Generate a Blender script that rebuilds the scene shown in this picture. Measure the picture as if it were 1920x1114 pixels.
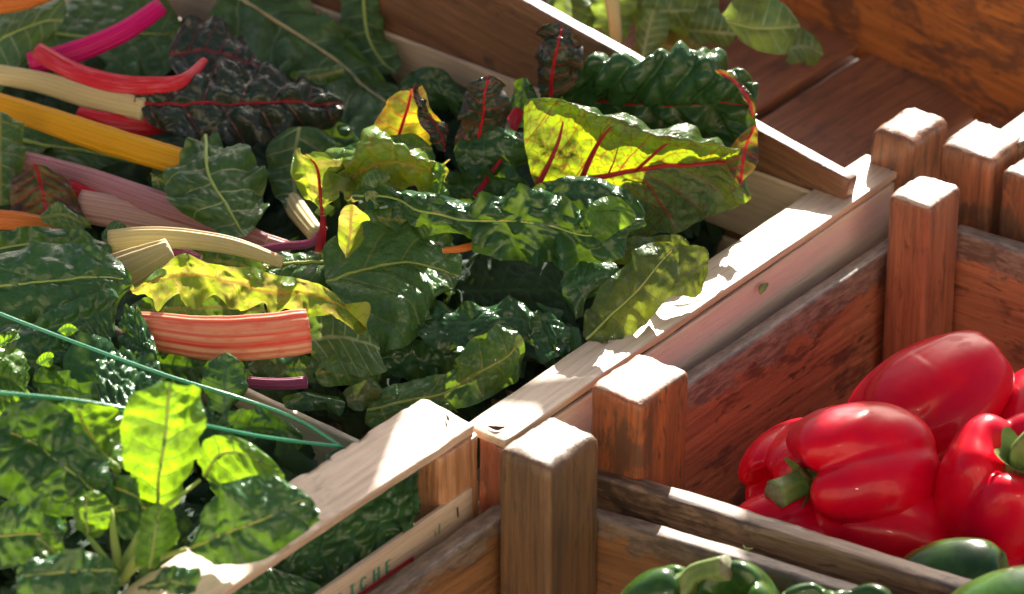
import bpy, math, random
import numpy as np
from mathutils import Vector, Matrix

for o in list(bpy.data.objects):
    bpy.data.objects.remove(o, do_unlink=True)
random.seed(7)
S = bpy.context.scene
COL = S.collection

# ------------------------------------------------------------------ camera, sky, sun, exposure
PITCH = math.radians(30.0)
DIST = 2.67
FPX = 8000.0
CAM = Vector((0, -DIST*math.cos(PITCH), DIST*math.sin(PITCH)))
cd = bpy.data.cameras.new('camera')
cam = bpy.data.objects.new('camera', cd); COL.objects.link(cam)
cam.location = CAM
cam.rotation_euler = (math.radians(90)-PITCH, 0, 0)
cd.lens = 150; cd.sensor_width = 36; cd.clip_start = 0.05; cd.clip_end = 500
cd.dof.use_dof = True; cd.dof.focus_distance = 2.63; cd.dof.aperture_fstop = 8.5
S.camera = cam

SUN_AZ = math.radians(12)      # to the right of straight ahead
SUN_EL = math.radians(32)
SDIR = Vector((math.sin(SUN_AZ)*math.cos(SUN_EL), math.cos(SUN_AZ)*math.cos(SUN_EL), math.sin(SUN_EL)))
W = bpy.data.worlds.new('World'); S.world = W; W.use_nodes = True
nt = W.node_tree; nt.nodes.clear()
sky = nt.nodes.new('ShaderNodeTexSky'); sky.sky_type = 'NISHITA'; sky.sun_disc = False
sky.sun_elevation = SUN_EL; sky.sun_rotation = SUN_AZ
sky.air_density = 0.8; sky.dust_density = 5.0; sky.ozone_density = 1.0
bg = nt.nodes.new('ShaderNodeBackground'); bg.inputs['Strength'].default_value = 0.042
wo = nt.nodes.new('ShaderNodeOutputWorld')
nt.links.new(sky.outputs[0], bg.inputs[0]); nt.links.new(bg.outputs[0], wo.inputs[0])
sl = bpy.data.lights.new('sun', 'SUN'); sl.energy = 5.0; sl.angle = math.radians(0.5); sl.color = (1.0, 0.93, 0.82)
so = bpy.data.objects.new('sun', sl); COL.objects.link(so)
so.rotation_euler = (-SDIR).to_track_quat('-Z', 'Y').to_euler()
so.location = (0.8, 2, 2)
S.view_settings.view_transform = 'Standard'; S.view_settings.look = 'None'
S.view_settings.gamma = 1; S.view_settings.use_curve_mapping = False
S.view_settings.exposure = 1.52
S.render.engine = 'CYCLES'
S.cycles.max_bounces = 8; S.cycles.diffuse_bounces = 4; S.cycles.transmission_bounces = 6
S.cycles.transparent_max_bounces = 4

# ------------------------------------------------------------------ geometry helpers
RIGHT = Vector((1, 0, 0)); UP = Vector((0, math.sin(PITCH), math.cos(PITCH))); FWD = Vector((0, math.cos(PITCH), -math.sin(PITCH)))
AZ_A = math.atan(1.3)
DA = Vector((math.cos(AZ_A), math.sin(AZ_A), 0))      # along the crate sides, away to the right
DB = Vector((math.sin(AZ_A), -math.cos(AZ_A), 0))     # along the crate ends, towards us to the right
UZ = Vector((0, 0, 1))

def ray(x, y):
    return (RIGHT*((x-960)/FPX) + UP*(-(y-557)/FPX) + FWD)
def P(x, y, h):
    """point of the view through photo pixel x,y at height h millimetres above the crate rails"""
    d = ray(x, y); t = (h*0.001 - CAM.z)/d.z
    return CAM + d*t
def along(p0, d, x, y):
    """point on the vertical plane through p0 containing direction d, seen at pixel x,y"""
    n = d.cross(UZ); r = ray(x, y); t = (p0-CAM).dot(n)/r.dot(n)
    return CAM + r*t

def tag(o, label=None, cat=None, group=None, kind=None):
    if label: o['label'] = label
    if cat: o['category'] = cat
    if group: o['group'] = group
    if kind: o['kind'] = kind
    return o
def thing(name, label, cat, loc, group=None):
    o = bpy.data.objects.new(name, None); COL.objects.link(o); o.location = loc
    o.empty_display_size = 0.02
    return tag(o, label, cat, group)
def link(name, me, mat, parent=None, mw=None, label=None):
    o = bpy.data.objects.new(name, me); COL.objects.link(o)
    if mat is not None and not me.materials: me.materials.append(mat)
    if mw is not None: o.matrix_world = mw
    if parent is not None:
        o.parent = parent
        pw = PW.get(parent.name, Matrix.Translation(parent.location))
        o.matrix_parent_inverse = pw.inverted()
    if mw is not None: PW[o.name] = mw.copy()
    if label: o['label'] = label
    return o
PW = {}

def mesh_np(name, verts, quads, uvs=None, attrs=None, tris=None, smooth=True):
    me = bpy.data.meshes.new(name)
    verts = np.asarray(verts, dtype=np.float32); nv = len(verts)
    quads = np.asarray(quads, dtype=np.int32).reshape(-1, 4) if quads is not None else np.zeros((0, 4), np.int32)
    tr = np.asarray(tris, dtype=np.int32).reshape(-1, 3) if tris is not None and len(tris) else np.zeros((0, 3), np.int32)
    li = np.concatenate([quads.ravel(), tr.ravel()])
    me.vertices.add(nv); me.vertices.foreach_set('co', verts.ravel())
    me.loops.add(len(li)); me.loops.foreach_set('vertex_index', li)
    nq, nt_ = len(quads), len(tr)
    me.polygons.add(nq+nt_)
    ls = np.concatenate([np.arange(nq)*4, nq*4+np.arange(nt_)*3]).astype(np.int32)
    me.polygons.foreach_set('loop_start', ls)
    me.polygons.foreach_set('use_smooth', np.full(nq+nt_, smooth))
    me.update(calc_edges=True)
    if uvs is not None:
        uvl = me.uv_layers.new(name='UVMap')
        uvl.data.foreach_set('uv', np.asarray(uvs, dtype=np.float32)[li].ravel())
    if attrs:
        for k, a in attrs.items():
            at = me.attributes.new(k, 'FLOAT', 'POINT'); at.data.foreach_set('value', np.asarray(a, dtype=np.float32).ravel())
    me.validate()
    return me

def grid_quads(nu, nv, off=0):
    i, j = np.meshgrid(np.arange(nu-1), np.arange(nv-1), indexing='ij')
    a = off + i*nv + j
    return np.stack([a, a+nv, a+nv+1, a+1], -1).reshape(-1, 4)

# value noise and cell noise
_rng = np.random.RandomState(11)
_T = _rng.rand(256, 256); _TX = _rng.rand(256, 256); _TY = _rng.rand(256, 256)
def vnoise(x, y):
    xi = np.floor(x).astype(int); yi = np.floor(y).astype(int); fx = x-xi; fy = y-yi
    fx = fx*fx*(3-2*fx); fy = fy*fy*(3-2*fy)
    g = lambda a, b: _T[(a) % 256, (b) % 256]
    return ((g(xi, yi)*(1-fx)+g(xi+1, yi)*fx)*(1-fy) + (g(xi, yi+1)*(1-fx)+g(xi+1, yi+1)*fx)*fy)*2-1
def fbm(x, y, o=3):
    s = 0; a = 1; t = 0
    for k in range(o):
        s = s + a*vnoise(x*2**k+17.3*k, y*2**k+5.1*k); t += a; a *= 0.5
    return s/t
def worley(x, y):
    xi = np.floor(x).astype(int); yi = np.floor(y).astype(int)
    f1 = np.full(x.shape, 9.0); f2 = np.full(x.shape, 9.0)
    for dx in (-1, 0, 1):
        for dy in (-1, 0, 1):
            cx = xi+dx; cy = yi+dy
            px = cx+_TX[cx % 256, cy % 256]; py = cy+_TY[cx % 256, cy % 256]
            d = np.hypot(px-x, py-y)
            f2 = np.where(d < f1, f1, np.minimum(f2, d)); f1 = np.minimum(f1, d)
    return f1, f2

# ------------------------------------------------------------------ materials
def newmat(name):
    m = bpy.data.materials.new(name); m.use_nodes = True; m.node_tree.nodes.clear(); return m
class N:
    def __init__(s, m): s.t = m.node_tree
    def n(s, typ, **kw):
        nd = s.t.nodes.new(typ)
        for k, v in kw.items():
            if k.startswith('i_'):
                key = k[2:]; key = int(key) if key.isdigit() else key.replace('_', ' ')
                nd.inputs[key].default_value = v
            else: setattr(nd, k, v)
        return nd
    def l(s, a, b): s.t.links.new(a, b)
    def math(s, op, a, b=None, c=None, clamp=False):
        nd = s.n('ShaderNodeMath', operation=op); nd.use_clamp = clamp
        for i, v in enumerate((a, b, c)):
            if v is None: continue
            if isinstance(v, (int, float)): nd.inputs[i].default_value = v
            else: s.l(v, nd.inputs[i])
        return nd.outputs[0]
    def mix(s, f, a, b, blend='MIX'):
        nd = s.n('ShaderNodeMix', data_type='RGBA', blend_type=blend)
        for i, v in ((0, f), (6, a), (7, b)):
            if isinstance(v, (int, float)): nd.inputs[i].default_value = v
            elif isinstance(v, tuple): nd.inputs[i].default_value = v if len(v) == 4 else (*v, 1)
            else: s.l(v, nd.inputs[i])
        return nd.outputs[2]
    def ramp(s, f, lo, hi):
        nd = s.n('ShaderNodeMapRange', interpolation_type='SMOOTHSTEP'); nd.inputs[1].default_value = lo; nd.inputs[2].default_value = hi
        s.l(f, nd.inputs[0]); return nd.outputs[0]
    def noise(s, vec, scale, detail=3, rough=0.55, dist=0.0):
        nd = s.n('ShaderNodeTexNoise'); nd.inputs['Scale'].default_value = scale; nd.inputs['Detail'].default_value = detail
        nd.inputs['Roughness'].default_value = rough; nd.inputs['Distortion'].default_value = dist
        s.l(vec, nd.inputs['Vector']); return nd.outputs[0]

def wood(name, light, mid, dark, stain=0.35, stain_col=(0.03, 0.017, 0.012), grey=0.0, grey_col=(0.10, 0.08, 0.065), grey_w=0.012, rough=0.5, grain=1.0, paint=None, end=None):
    m = newmat(name); q = N(m)
    tc = q.n('ShaderNodeTexCoord'); oi = q.n('ShaderNodeObjectInfo')
    off = q.n('ShaderNodeVectorMath', operation='SCALE'); q.l(tc.outputs['Object'], off.inputs[0]); off.inputs['Scale'].default_value = 1.0
    add = q.n('ShaderNodeVectorMath', operation='ADD'); q.l(off.outputs[0], add.inputs[0])
    cmb = q.n('ShaderNodeCombineXYZ'); r7 = q.math('MULTIPLY', oi.outputs['Random'], 7.0); q.l(r7, cmb.inputs[0]); q.l(r7, cmb.inputs[1]); q.l(r7, cmb.inputs[2])
    q.l(cmb.outputs[0], add.inputs[1])
    def mapped(sx, sy, sz):
        mp = q.n('ShaderNodeMapping'); mp.inputs['Scale'].default_value = (sx, sy, sz); q.l(add.outputs[0], mp.inputs[0]); return mp.outputs[0]
    g1 = q.noise(mapped(6, 90, 90), 1.0, 5, 0.6, 1.2)
    g2 = q.noise(mapped(11, 330, 330), 1.0, 4, 0.65, 0.4)
    g3 = q.noise(mapped(40, 1000, 1000), 1.0, 3, 0.7)
    blot = q.noise(mapped(18, 32, 32), 1.0, 4, 0.6, 0.5)
    fine = q.noise(mapped(70, 220, 220), 1.0, 4, 0.7)
    c = q.mix(q.ramp(g1, 0.3, 0.7), mid, light)
    c = q.mix(q.math('MULTIPLY', q.ramp(g2, 0.42, 0.70), 0.6*grain), c, dark)
    st = q.math('MULTIPLY', q.ramp(q.math('ADD', blot, q.math('MULTIPLY', q.math('SUBTRACT', fine, 0.5), 0.45)), 0.66-stain*0.25, 0.80-stain*0.25), 0.75)
    c = q.mix(st, c, stain_col)
    c = q.mix(q.math('MULTIPLY', q.ramp(g3, 0.50, 0.72), 0.38*grain), c, dark)
    # flecks along the grain
    fl = q.noise(mapped(42, 210, 210), 1.0, 3, 0.55, 0.4)
    c = q.mix(q.math('MULTIPLY', q.ramp(fl, 0.62, 0.68), 0.8*min(1, stain+0.3)), c, stain_col)
    if grey > 0:
        sx = q.n('ShaderNodeSeparateXYZ'); q.l(tc.outputs['Object'], sx.inputs[0])
        wv = q.noise(mapped(40, 60, 60), 1.0, 4, 0.65)
        ed = q.math('ADD', sx.outputs['Z'], q.math('MULTIPLY', q.math('SUBTRACT', wv, 0.5), 0.05))
        f = q.ramp(ed, -grey_w-0.0015, -grey_w+0.0015)
        gc = q.mix(q.ramp(fine, 0.35, 0.65), tuple(v*0.55 for v in grey_col), tuple(min(1, v*1.5) for v in grey_col))
        c = q.mix(q.math('MULTIPLY', f, grey), c, gc)
    if paint:
        sx = q.n('ShaderNodeSeparateXYZ'); q.l(tc.outputs['Object'], sx.inputs[0])
        f = q.math('MULTIPLY', q.ramp(sx.outputs['Z'], paint[1]-0.0006, paint[1]+0.0006), q.math('SUBTRACT', 1.0, q.ramp(sx.outputs['Z'], paint[2]-0.0006, paint[2]+0.0006)))
        c = q.mix(q.math('MULTIPLY', f, 0.55), c, paint[0])
    if end:  # pale post tops: end grain lightened to stand in for sun glare
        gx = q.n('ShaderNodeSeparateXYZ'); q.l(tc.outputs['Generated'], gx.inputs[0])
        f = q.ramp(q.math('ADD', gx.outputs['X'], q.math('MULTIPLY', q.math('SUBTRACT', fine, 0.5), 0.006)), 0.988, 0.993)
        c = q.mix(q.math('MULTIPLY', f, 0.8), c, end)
    bs = q.n('ShaderNodeBsdfPrincipled'); q.l(c, bs.inputs['Base Color'])
    q.l(q.math('ADD', q.math('MULTIPLY', g2, 0.25), rough-0.12), bs.inputs['Roughness'])
    bs.inputs['Specular IOR Level'].default_value = 0.5
    bs.inputs['Coat Weight'].default_value = 0.6; bs.inputs['Coat Roughness'].default_value = 0.35
    h = q.math('ADD', q.math('ADD', q.math('MULTIPLY', g2, 0.7), q.math('MULTIPLY', fine, 0.7)), q.math('MULTIPLY', g3, 0.35))
    bp = q.n('ShaderNodeBump'); bp.inputs['Strength'].default_value = 0.8; bp.inputs['Distance'].default_value = 0.0011
    q.l(h, bp.inputs['Height']); q.l(bp.outputs[0], bs.inputs['Normal'])
    out = q.n('ShaderNodeOutputMaterial'); q.l(bs.outputs[0], out.inputs[0])
    return m

M = {}
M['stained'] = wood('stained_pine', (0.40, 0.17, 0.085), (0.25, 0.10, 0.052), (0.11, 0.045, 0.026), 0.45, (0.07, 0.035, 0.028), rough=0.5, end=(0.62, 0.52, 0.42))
M['stained_grey'] = wood('stained_pine_grey_edge', (0.48, 0.24, 0.12), (0.33, 0.15, 0.075), (0.13, 0.065, 0.04), 0.62, (0.05, 0.028, 0.025), grey=0.95, grey_col=(0.19, 0.155, 0.125), grey_w=0.021, rough=0.5)
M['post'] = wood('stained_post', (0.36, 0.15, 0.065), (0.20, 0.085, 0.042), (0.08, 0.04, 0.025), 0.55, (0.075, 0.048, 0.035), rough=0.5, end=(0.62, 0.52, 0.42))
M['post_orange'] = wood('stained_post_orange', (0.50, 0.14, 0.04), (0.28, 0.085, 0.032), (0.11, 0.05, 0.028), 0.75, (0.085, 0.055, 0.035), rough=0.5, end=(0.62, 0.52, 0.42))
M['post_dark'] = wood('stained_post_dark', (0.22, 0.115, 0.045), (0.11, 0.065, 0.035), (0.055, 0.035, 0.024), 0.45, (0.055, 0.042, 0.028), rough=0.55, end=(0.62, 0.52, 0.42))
M['weathered'] = wood('weathered_brown_plank', (0.40, 0.26, 0.16), (0.22, 0.13, 0.08), (0.06, 0.035, 0.022), 0.45, (0.04, 0.025, 0.018), rough=0.6, grain=1.3)
M['olive'] = wood('dark_olive_plank', (0.32, 0.15, 0.055), (0.20, 0.09, 0.036), (0.09, 0.042, 0.02), 0.35, (0.05, 0.03, 0.02), grey=0.9, grey_col=(0.16, 0.12, 0.09), grey_w=0.012, rough=0.55)
M['brown'] = wood('brown_far_plank', (0.30, 0.15, 0.075), (0.20, 0.09, 0.045), (0.09, 0.045, 0.025), 0.30, (0.06, 0.035, 0.03), rough=0.42)
M['panel'] = wood('bright_orange_panel', (0.62, 0.22, 0.05), (0.44, 0.14, 0.032), (0.22, 0.065, 0.02), 0.80, (0.10, 0.05, 0.035), rough=0.45)
M['floorb'] = wood('dark_red_floor_board', (0.42, 0.17, 0.08), (0.28, 0.11, 0.055), (0.11, 0.045, 0.03), 0.40, (0.12, 0.065, 0.05), rough=0.5)
M['poplar'] = wood('pale_poplar', (0.72, 0.58, 0.43), (0.60, 0.46, 0.33), (0.40, 0.28, 0.19), -0.3, (0.35, 0.24, 0.16), rough=0.5, grain=0.9)
M['poplar_rough'] = wood('rough_sawn_poplar', (0.74, 0.56, 0.41), (0.58, 0.42, 0.30), (0.34, 0.22, 0.15), 0.05, (0.42, 0.29, 0.20), rough=0.62, grain=0.9)
M['pink'] = wood('pink_printed_poplar', (0.80, 0.70, 0.60), (0.70, 0.60, 0.51), (0.40, 0.30, 0.25), -0.4, (0.4, 0.3, 0.25), rough=0.5, grain=0.5, paint=((0.74, 0.58, 0.60), -0.024, -0.006))
M['cornerpine'] = wood('orange_corner_pine', (0.62, 0.34, 0.17), (0.50, 0.25, 0.12), (0.30, 0.12, 0.05), 0.05, (0.22, 0.09, 0.04), rough=0.5, grain=1.4)
M['redpine'] = wood('red_corner_pine', (0.45, 0.16, 0.08), (0.33, 0.10, 0.05), (0.18, 0.05, 0.03), 0.2, (0.12, 0.04, 0.025), rough=0.5)

def leafmat(name, blade, blade2, trans, vein, vcell=0.35, tm=0.45, rough=0.3, purple=None, vein_t=None, bumpd=0.0007, trans2=None, patch=0.7, spec=0.45):
    m = newmat(name); q = N(m)
    uv = q.n('ShaderNodeTexCoord').outputs['UV']
    a_s = q.n('ShaderNodeAttribute', attribute_name='vs').outputs['Fac']
    a_m = q.n('ShaderNodeAttribute', attribute_name='vm').outputs['Fac']     # mm from midrib
    a_w = q.n('ShaderNodeAttribute', attribute_name='vw').outputs['Fac']     # lateral vein spacing in mm
    a_e = q.n('ShaderNodeAttribute', attribute_name='ve').outputs['Fac']     # 0 centre .. 1 edge
    fr = q.math('FRACT', a_s)
    d = q.math('SUBTRACT', 0.5, q.math('ABSOLUTE', q.math('SUBTRACT', fr, 0.5)))
    dm = q.math('MULTIPLY', d, a_w)
    wid = q.math('SUBTRACT', 1.0, q.math('MULTIPLY', a_e, 0.75))
    lat = q.math('SUBTRACT', 1.0, q.ramp(q.math('DIVIDE', dm, wid), 0.35, 0.95))
    midv = q.math('SUBTRACT', 1.0, q.ramp(a_m, 0.7, 1.6))
    vor = q.n('ShaderNodeTexVoronoi', feature='DISTANCE_TO_EDGE'); vor.inputs['Scale'].default_value = 16.0
    nz = q.n('ShaderNodeTexNoise'); nz.inputs['Scale'].default_value = 18; q.l(uv, nz.inputs['Vector'])
    wv = q.n('ShaderNodeVectorMath', operation='MULTIPLY_ADD'); q.l(nz.outputs['Color'], wv.inputs[0]); wv.inputs[1].default_value = (0.06, 0.06, 0.06); q.l(uv, wv.inputs[2])
    q.l(wv.outputs[0], vor.inputs['Vector'])
    cell = q.math('SUBTRACT', 1.0, q.ramp(vor.outputs['Distance'], 0.01, 0.07))
    n1 = q.noise(uv, 9.0, 4, 0.6); n2 = q.noise(uv, 40.0, 3, 0.6)
    c = q.mix(q.ramp(n1, 0.3, 0.7), blade, blade2)
    if purple: c = q.mix(q.math('MULTIPLY', q.ramp(q.math('ADD', n1, q.math('MULTIPLY', a_e, 0.25)), 0.5, 0.75), purple[1]), c, purple[0])
    tcol = q.mix(q.ramp(n1, 0.35, 0.62), trans2 or tuple(v*0.72 for v in trans), trans)
    if purple: tcol = q.mix(q.math('MULTIPLY', q.ramp(q.math('ADD', n1, q.math('MULTIPLY', a_e, 0.25)), 0.55, 0.85), purple[1]*0.8), tcol, (0.35, 0.10, 0.01))
    vt = vein_t or tuple(v*0.8 for v in vein)
    # tertiary net
    c = q.mix(q.math('MULTIPLY', cell, vcell*0.35), c, vein)
    tcol = q.mix(q.math('MULTIPLY', cell, vcell), tcol, vt)
    big = q.math('MAXIMUM', q.math('MULTIPLY', lat, 0.85), midv, clamp=True)
    c = q.mix(big, c, vein); tcol = q.mix(big, tcol, vt)
    # lighter, duller underside
    geo = q.n('ShaderNodeNewGeometry')
    c = q.mix(q.math('MULTIPLY', geo.outputs['Backfacing'], 0.35), c, q.mix(0.5, c, tuple(min(1, v*1.8+0.02) for v in blade2)))
    bs = q.n('ShaderNodeBsdfPrincipled'); q.l(c, bs.inputs['Base Color'])
    q.l(q.math('ADD', q.math('MULTIPLY', n2, 0.10), rough-0.03), bs.inputs['Roughness'])
    bs.inputs['Specular IOR Level'].default_value = spec
    tr = q.n('ShaderNodeBsdfTranslucent'); q.l(tcol, tr.inputs['Color'])
    vh = q.math('SUBTRACT', q.math('MULTIPLY', n2, 0.6), q.math('MULTIPLY', q.math('MAXIMUM', cell, lat), 0.5))
    bp = q.n('ShaderNodeBump'); bp.inputs['Strength'].default_value = 0.5; bp.inputs['Distance'].default_value = bumpd
    q.l(vh, bp.inputs['Height']); q.l(bp.outputs[0], bs.inputs['Normal'])
    mx = q.n('ShaderNodeMixShader'); n3 = q.noise(uv, 3.2, 3, 0.6); q.l(q.math('MULTIPLY', q.math('ADD', q.math('MULTIPLY', q.ramp(n3, 0.38, 0.62), 2*patch), 1-patch), tm), mx.inputs[0])
    q.l(bs.outputs[0], mx.inputs[1]); q.l(tr.outputs[0], mx.inputs[2])
    out = q.n('ShaderNodeOutputMaterial'); q.l(mx.outputs[0], out.inputs[0])
    return m
RED = (0.42, 0.02, 0.035); YEL = (0.42, 0.36, 0.06); PALE = (0.34, 0.42, 0.20)
M['chard_red'] = leafmat('chard_blade_red_veined', (0.030, 0.085, 0.030), (0.050, 0.125, 0.036), (0.56, 0.74, 0.01), (0.34, 0.016, 0.028), 0.75, 0.40, 0.26, vein_t=(0.34, 0.05, 0.01), patch=0.25)
M['chard_dark'] = leafmat('chard_blade_dark', (0.016, 0.060, 0.020), (0.026, 0.084, 0.024), (0.30, 0.48, 0.02), (0.05, 0.13, 0.05), 0.15, 0.08, 0.20, bumpd=0.0005, spec=0.45)
M['chard_black'] = leafmat('chard_blade_blackish', (0.013, 0.032, 0.020), (0.020, 0.045, 0.024), (0.08, 0.04, 0.01), (0.20, 0.012, 0.02), 0.15, 0.03, 0.16, purple=((0.030, 0.014, 0.018), 0.6), bumpd=0.0012)
M['chard_olive'] = leafmat('chard_blade_olive', (0.035, 0.085, 0.022), (0.06, 0.11, 0.028), (0.34, 0.42, 0.02), (0.12, 0.14, 0.05), 0.3, 0.22, 0.24)
M['heap'] = leafmat('shaded_blade', (0.009, 0.030, 0.013), (0.015, 0.045, 0.015), (0.2, 0.35, 0.02), (0.03, 0.08, 0.03), 0.1, 0.05, 0.75)  # darkened blade copy: the shade deep in the heaps is put into the colour
M['chard_purple'] = leafmat('chard_blade_purple', (0.028, 0.050, 0.026), (0.045, 0.075, 0.03), (0.60, 0.58, 0.02), RED, 0.4, 0.28, 0.24, purple=((0.050, 0.018, 0.022), 0.7), vein_t=(0.5, 0.05, 0.02))
M['chard_green'] = leafmat('chard_blade_green', (0.040, 0.110, 0.030), (0.060, 0.150, 0.036), (0.36, 0.60, 0.03), (0.25, 0.26, 0.06), 0.15, 0.14, 0.25)
M['chard_yellow'] = leafmat('chard_blade_thin_yellow', (0.08, 0.18, 0.03), (0.12, 0.23, 0.04), (0.46, 0.62, 0.02), (0.42, 0.30, 0.05), 0.6, 0.38, 0.20, trans2=(0.66, 0.50, 0.11), patch=0.45)
M['chard_pale'] = leafmat('chard_blade_pale_veined', (0.045, 0.115, 0.036), (0.075, 0.165, 0.05), (0.30, 0.50, 0.05), PALE, 0.15, 0.22, 0.28)
M['spinach'] = leafmat('spinach_blade', (0.022, 0.082, 0.026), (0.034, 0.108, 0.030), (0.36, 0.70, 0.01), (0.05, 0.13, 0.05), 0.12, 0.07, 0.20, patch=0.7, bumpd=0.0005, spec=0.48)
M['spinach_bright'] = leafmat('spinach_blade_young', (0.060, 0.150, 0.022), (0.085, 0.190, 0.030), (0.46, 0.80, 0.01), (0.10, 0.22, 0.04), 0.3, 0.36, 0.22, patch=0.35)
M['far_leaf'] = leafmat('far_crate_blade', (0.06, 0.13, 0.045), (0.10, 0.19, 0.06), (0.4, 0.55, 0.06), PALE, 0.15, 0.35, 0.32)
M['far_yellow'] = leafmat('far_crate_blade_olive', (0.16, 0.16, 0.03), (0.22, 0.2, 0.04), (0.5, 0.45, 0.05), (0.4, 0.35, 0.1), 0.15, 0.35, 0.35)

def stalkmat(name, a, b, tip=None, rough=0.42, sss=0.0, st=26):
    m = newmat(name); q = N(m)
    uv = q.n('ShaderNodeTexCoord').outputs['UV']      # x along in dm, y around 0..1
    mp = q.n('ShaderNodeMapping'); mp.inputs['Scale'].default_value = (0.22, st, 1); q.l(uv, mp.inputs[0])
    s1 = q.noise(mp.outputs[0], 1.0, 3, 0.6)
    mp2 = q.n('ShaderNodeMapping'); mp2.inputs['Scale'].default_value = (0.8, 80, 1); q.l(uv, mp2.inputs[0])
    s2 = q.noise(mp2.outputs[0], 1.0, 2, 0.5)
    bl = q.noise(uv, 5.0, 3, 0.6)
    c = q.mix(q.ramp(s1, 0.36, 0.64), a, b)
    c = q.mix(q.math('MULTIPLY', q.ramp(s2, 0.4, 0.8), 0.35), c, tuple(v*0.6 for v in a))
    if tip: c = q.mix(q.ramp(bl, 0.45, 0.7), c, tip)
    bs = q.n('ShaderNodeBsdfPrincipled'); q.l(c, bs.inputs['Base Color'])
    bs.inputs['Roughness'].default_value = rough; bs.inputs['Specular IOR Level'].default_value = 0.3
    bs.inputs['Subsurface Weight'].default_value = 0.35; bs.inputs['Subsurface Radius'].default_value = (0.006, 0.003, 0.0015); bs.inputs['Subsurface Scale'].default_value = 0.6
    bp = q.n('ShaderNodeBump'); bp.inputs['Strength'].default_value = 0.4; bp.inputs['Distance'].default_value = 0.0006
    q.l(s1, bp.inputs['Height']); q.l(bp.outputs[0], bs.inputs['Normal'])
    out = q.n('ShaderNodeOutputMaterial'); q.l(bs.outputs[0], out.inputs[0])
    return m
M['st_magenta'] = stalkmat('stalk_magenta', (0.60, 0.0, 0.12), (0.72, 0.005, 0.20))
M['st_red'] = stalkmat('stalk_red', (0.55, 0.004, 0.02), (0.62, 0.03, 0.05), (0.64, 0.09, 0.13))
M['rib_red'] = stalkmat('leaf_vein_dark_red', (0.30, 0.006, 0.018), (0.40, 0.02, 0.03), rough=0.35)
M['pale_slat'] = wood('pale_brightened_poplar', (0.86, 0.76, 0.60), (0.76, 0.65, 0.50), (0.55, 0.42, 0.30), -0.3, (0.35, 0.24, 0.16), rough=0.5, grain=0.7)  # paler poplar copy, lightened to make up for the dim light on one slat
M['st_cream'] = stalkmat('stalk_cream', (0.56, 0.46, 0.20), (0.66, 0.60, 0.34))
M['st_yellow'] = stalkmat('stalk_yellow', (0.68, 0.30, 0.0), (0.74, 0.42, 0.01))
M['st_mauve'] = stalkmat('stalk_mauve', (0.36, 0.13, 0.17), (0.50, 0.28, 0.28), (0.42, 0.2, 0.24))
M['st_pinkcream'] = stalkmat('stalk_pinkish_cream', (0.58, 0.42, 0.32), (0.48, 0.24, 0.24))
M['st_coral'] = stalkmat('stalk_coral_striped', (0.80, 0.065, 0.045), (0.85, 0.46, 0.28), (0.76, 0.17, 0.10), st=9)
M['st_orange'] = stalkmat('stalk_orange', (0.60, 0.15, 0.02), (0.62, 0.22, 0.04))
M['st_purple'] = stalkmat('stalk_purple', (0.22, 0.03, 0.12), (0.32, 0.08, 0.20))
M['st_green'] = stalkmat('stalk_pale_green', (0.28, 0.42, 0.09), (0.40, 0.52, 0.16))
M['cut'] = stalkmat('stalk_cut_end', (0.55, 0.50, 0.30), (0.60, 0.55, 0.40), rough=0.6)

def simple(name, col, rough=0.4, spec=0.5, coat=0.0, noise=None, bump=0.0, lump=0.0):
    m = newmat(name); q = N(m)
    bs = q.n('ShaderNodeBsdfPrincipled'); bs.inputs['Roughness'].default_value = rough; bs.inputs['Specular IOR Level'].default_value = spec
    bs.inputs['Coat Weight'].default_value = coat; bs.inputs['Coat Roughness'].default_value = 0.07
    tc = q.n('ShaderNodeTexCoord').outputs['Object']
    if noise:
        n1 = q.noise(tc, noise[1], 4, 0.6); c = q.mix(q.ramp(n1, 0.35, 0.68), col, noise[0]); q.l(c, bs.inputs['Base Color'])
    else: bs.inputs['Base Color'].default_value = (*col, 1)
    if bump:
        n2 = q.noise(tc, 260, 2, 0.5)
        if lump:
            b0 = q.n('ShaderNodeBump'); b0.inputs['Strength'].default_value = 1.0; b0.inputs['Distance'].default_value = lump
            q.l(q.noise(tc, 42, 2, 0.45), b0.inputs['Height'])
            sp = q.noise(tc, 120, 2, 0.5); c2 = q.mix(q.math('MULTIPLY', q.ramp(sp, 0.70, 0.76), 0.5), c, tuple(min(1, v*0.6+0.05) for v in col)); q.l(c2, bs.inputs['Base Color'])
        bp = q.n('ShaderNodeBump'); bp.inputs['Strength'].default_value = bump; bp.inputs['Distance'].default_value = 0.0005
        q.l(n2, bp.inputs['Height']); q.l(bp.outputs[0], bs.inputs['Normal'])
        if lump: q.l(b0.outputs[0], bp.inputs['Normal'])
    out = q.n('ShaderNodeOutputMaterial'); q.l(bs.outputs[0], out.inputs[0])
    return m
M['pep_red'] = simple('red_pepper_skin', (0.58, 0.0, 0.026), 0.30, 0.24, 0.22, ((0.74, 0.002, 0.018), 24), 0.04, lump=0.0010)
M['pep_green'] = simple('green_pepper_skin', (0.016, 0.055, 0.013), 0.24, 0.35, 0.3, ((0.06, 0.15, 0.02), 30), 0.04, lump=0.0010)
M['pep_stem'] = simple('pepper_stem_green', (0.12, 0.20, 0.05), 0.5, 0.4, 0, ((0.22, 0.28, 0.09), 90), 0.6)
M['pep_cut'] = simple('pepper_stem_cut', (0.20, 0.21, 0.13), 0.7, 0.3, 0, ((0.16, 0.15, 0.08), 300), 0.6)
M['twine'] = simple('green_plastic_twine', (0.05, 0.36, 0.20), 0.22, 0.6, 0.3)
M['ink_green'] = simple('green_ink', (0.10, 0.30, 0.18), 0.6, 0.3)
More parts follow.
